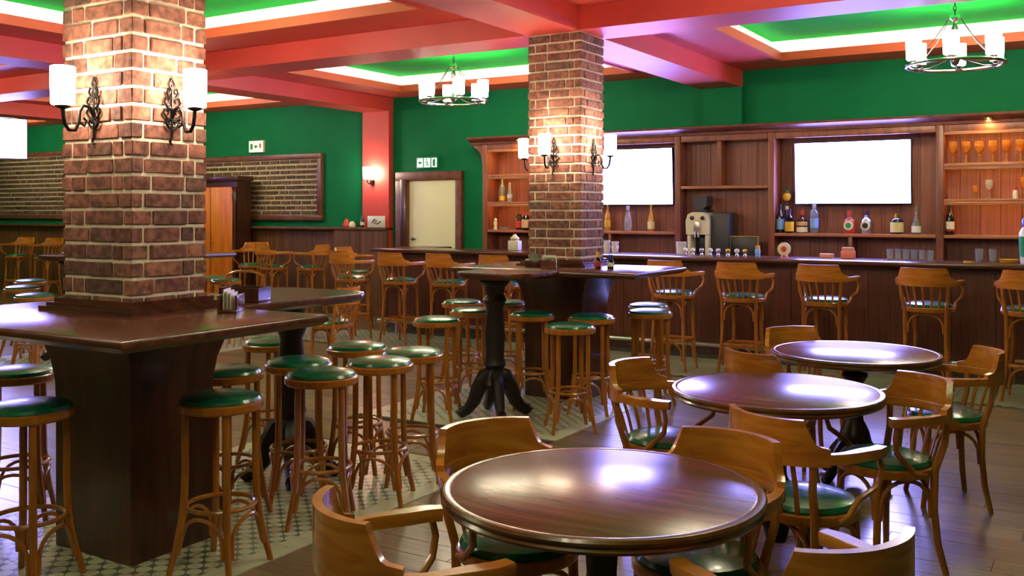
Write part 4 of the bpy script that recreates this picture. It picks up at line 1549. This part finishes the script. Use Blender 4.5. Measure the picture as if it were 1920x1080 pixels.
MB().tube([(-.04, -.196, .40), (-.04, -.20, .33)], .012, 8).build('spout', 'steel', t)
for x in (-.125, .005):
    k_ = MB().lathe([(0, 0), (.026, 0), (.024, .014), (0, .016)], 14)
    k_.v = [(a + x, -c - .186, b + .555) for a, b, c in k_.v]
    k_.build('dial', 'black_plastic', t)
MB().rbox(-.155, .03, -.12, .12, .626, .655, .006).build('hopper_base', 'black_plastic', t)
flatp([(-.10, .656), (-.02, .656), (.025, .70), (.03, .82), (-.15, .82), (-.145, .70)], -.11, .11).build('bean_hopper', 'grey_plastic', t, smooth=False)
t = thing('menu_board', 'black framed board with small gold lettering mark beside the coffee machine', 'sign', (-3.53, 10.93, WT))
MB().rbox(-.16, .16, 0, .02, 0, .34, .004).build('board', 'black_plastic', t)
m = MB().box(-.17, -.16, -.006, .022, 0, .35)
m.box(-.16, .17, -.006, .022, .34, .35).box(.16, .17, -.006, .022, 0, .34)
m.build('frame', 'gold', t, smooth=False)
MB().tube([(-.04, -.003, .20), (-.015, -.003, .212), (.01, -.003, .198), (.04, -.003, .21)], .005, 6).build('gold_mark', 'gold', t)
t = thing('paper_stack', 'white ribbed pack of paper cups at the left of the coffee machine', 'cups', (-4.30, 10.92, WT))
MB().lathe([(0, 0), (.05, 0), (.06, .21), (.055, .21), (0, .20)], 20).build('cup', 'porcelain', t)
for k in range(4):
    MB().lathe([(.054, .2105 + k * .016), (.063, .2105 + k * .016), (.063, .222 + k * .016), (.054, .222 + k * .016)], 20).build('cup_rim', 'porcelain', t)
for i, (x, h) in enumerate(((-5.09, .10), (-4.97, .14), (-4.86, .13))):
    t = thing('cup_stack', ['short', 'tall', 'middle-sized'][i] + ' stack of white cups on the bar under the small screen', 'cups', (x, 10.25, BZ), 0, 'stacks of white cups')
    MB().lathe([(0, 0), (.034, 0), (.046, h * .6), (.042, h * .6), (0, h * .55)], 18).build('cup', 'porcelain', t)
    MB().lathe([(.030, h * .6 + .0005), (.036, h * .6 + .0005), (.047, h), (.043, h), (.03, h * .62)], 18).build('upper_cup', 'porcelain', t)
t = thing('sugar_bowl', 'small white lidded bowl on the bar next to the middle pillar', 'bowl', (-5.42, 10.2, BZ))
MB().lathe([(0, 0), (.03, 0), (.05, .03), (.048, .06), (0, .06)], 18).build('bowl', 'porcelain', t)
MB().lathe([(.048, .0605), (.03, .08), (.008, .09), (.012, .10), (0, .106)], 16).build('lid', 'porcelain', t)

# things on the pillar counters
CZ = 1.1205


def napkin_box(x, y, rz, lab):
    t = thing('menu_holder', lab, 'holder', (x, y, CZ), rz, 'wooden menu holders on the counters')
    MB().rbox(-.07, .07, -.045, .045, 0, .012, .003).build('base', 'rim_wood', t)
    for y_ in (-.04, .04):
        MB().rbox(-.065, .065, y_ - .006, y_ + .006, .0125, .08, .003).build('side', 'rim_wood', t)
    for k in range(3):
        c_ = MB().rbox(-.055, .055, -.022 + k * .016, -.016 + k * .016, .0125, .105 - k * .008, .001).build('card', 'ivory', t)
        MB().box(-.05, .05, -.0232 + k * .016, -.0222 + k * .016, .055, .085).build('print', 'green_mark', c_, smooth=False)


napkin_box(-3.42, 3.10, R(-58), 'small wooden holder with cards on the near counter, right of the pillar')
t = thing('condiment_tray', 'dark wooden caddy behind the card holder on the near counter', 'caddy', (-3.50, 3.40 - .01, CZ), R(20))
t.location = (-3.78, 3.52, CZ)
MB().rbox(-.11, .11, -.07, .07, 0, .012, .003).build('base', 'mahogany', t)
for a, b, c, d_ in ((-.11, .11, -.07, -.06), (-.11, .11, .06, .07), (-.11, -.10, -.06, .06), (.10, .11, -.06, .06)):
    MB().box(a, b, c, d_, .0121, .07).build('side', 'mahogany', t, smooth=False)
MB().tube([(-.105, 0, .07), (-.10, 0, .13), (-.05, 0, .15), (.05, 0, .15), (.10, 0, .13), (.105, 0, .07)], .007, 6).build('handle', 'golden', t)
napkin_box(-3.84, 6.86, R(10), 'wooden holder with cards before the middle pillar')
t = thing('plant_box', 'dark planter box with greenish glass lights at the foot of the middle pillar', 'planter', (-4.02, 6.93, CZ), 0)
MB().rbox(-.07, .07, -.05, .05, 0, .06, .006).build('box', 'mahogany', t)
for k in range(3):
    MB().lathe([(0, 0), (.018, 0), (.021, .03), (.012, .045), (0, .047)], 12, (-.043 + k * .043, 0, .0605)).build('glass_jar', 'pale_bottle', t)
bottle('bottle', -3.45, 6.95, CZ, [(0, 0), (.026, 0), (.028, .01), (.028, .07), (.014, .1), (.013, .13), (0, .13)], 'brown_bottle', 'small dark sauce bottle on the right side of the middle counter', 'yellow_label', (.02, .06, .028, 'red_gloss'))
bottle('bottle', -3.36, 7.0, CZ, [(0, 0), (.024, 0), (.026, .01), (.026, .06), (.014, .085), (.013, .11), (0, .11)], 'dark_bottle', 'second dark sauce bottle next to it with a blue cap', 'blue_plastic', (.02, .05, .026, 'white_label'))
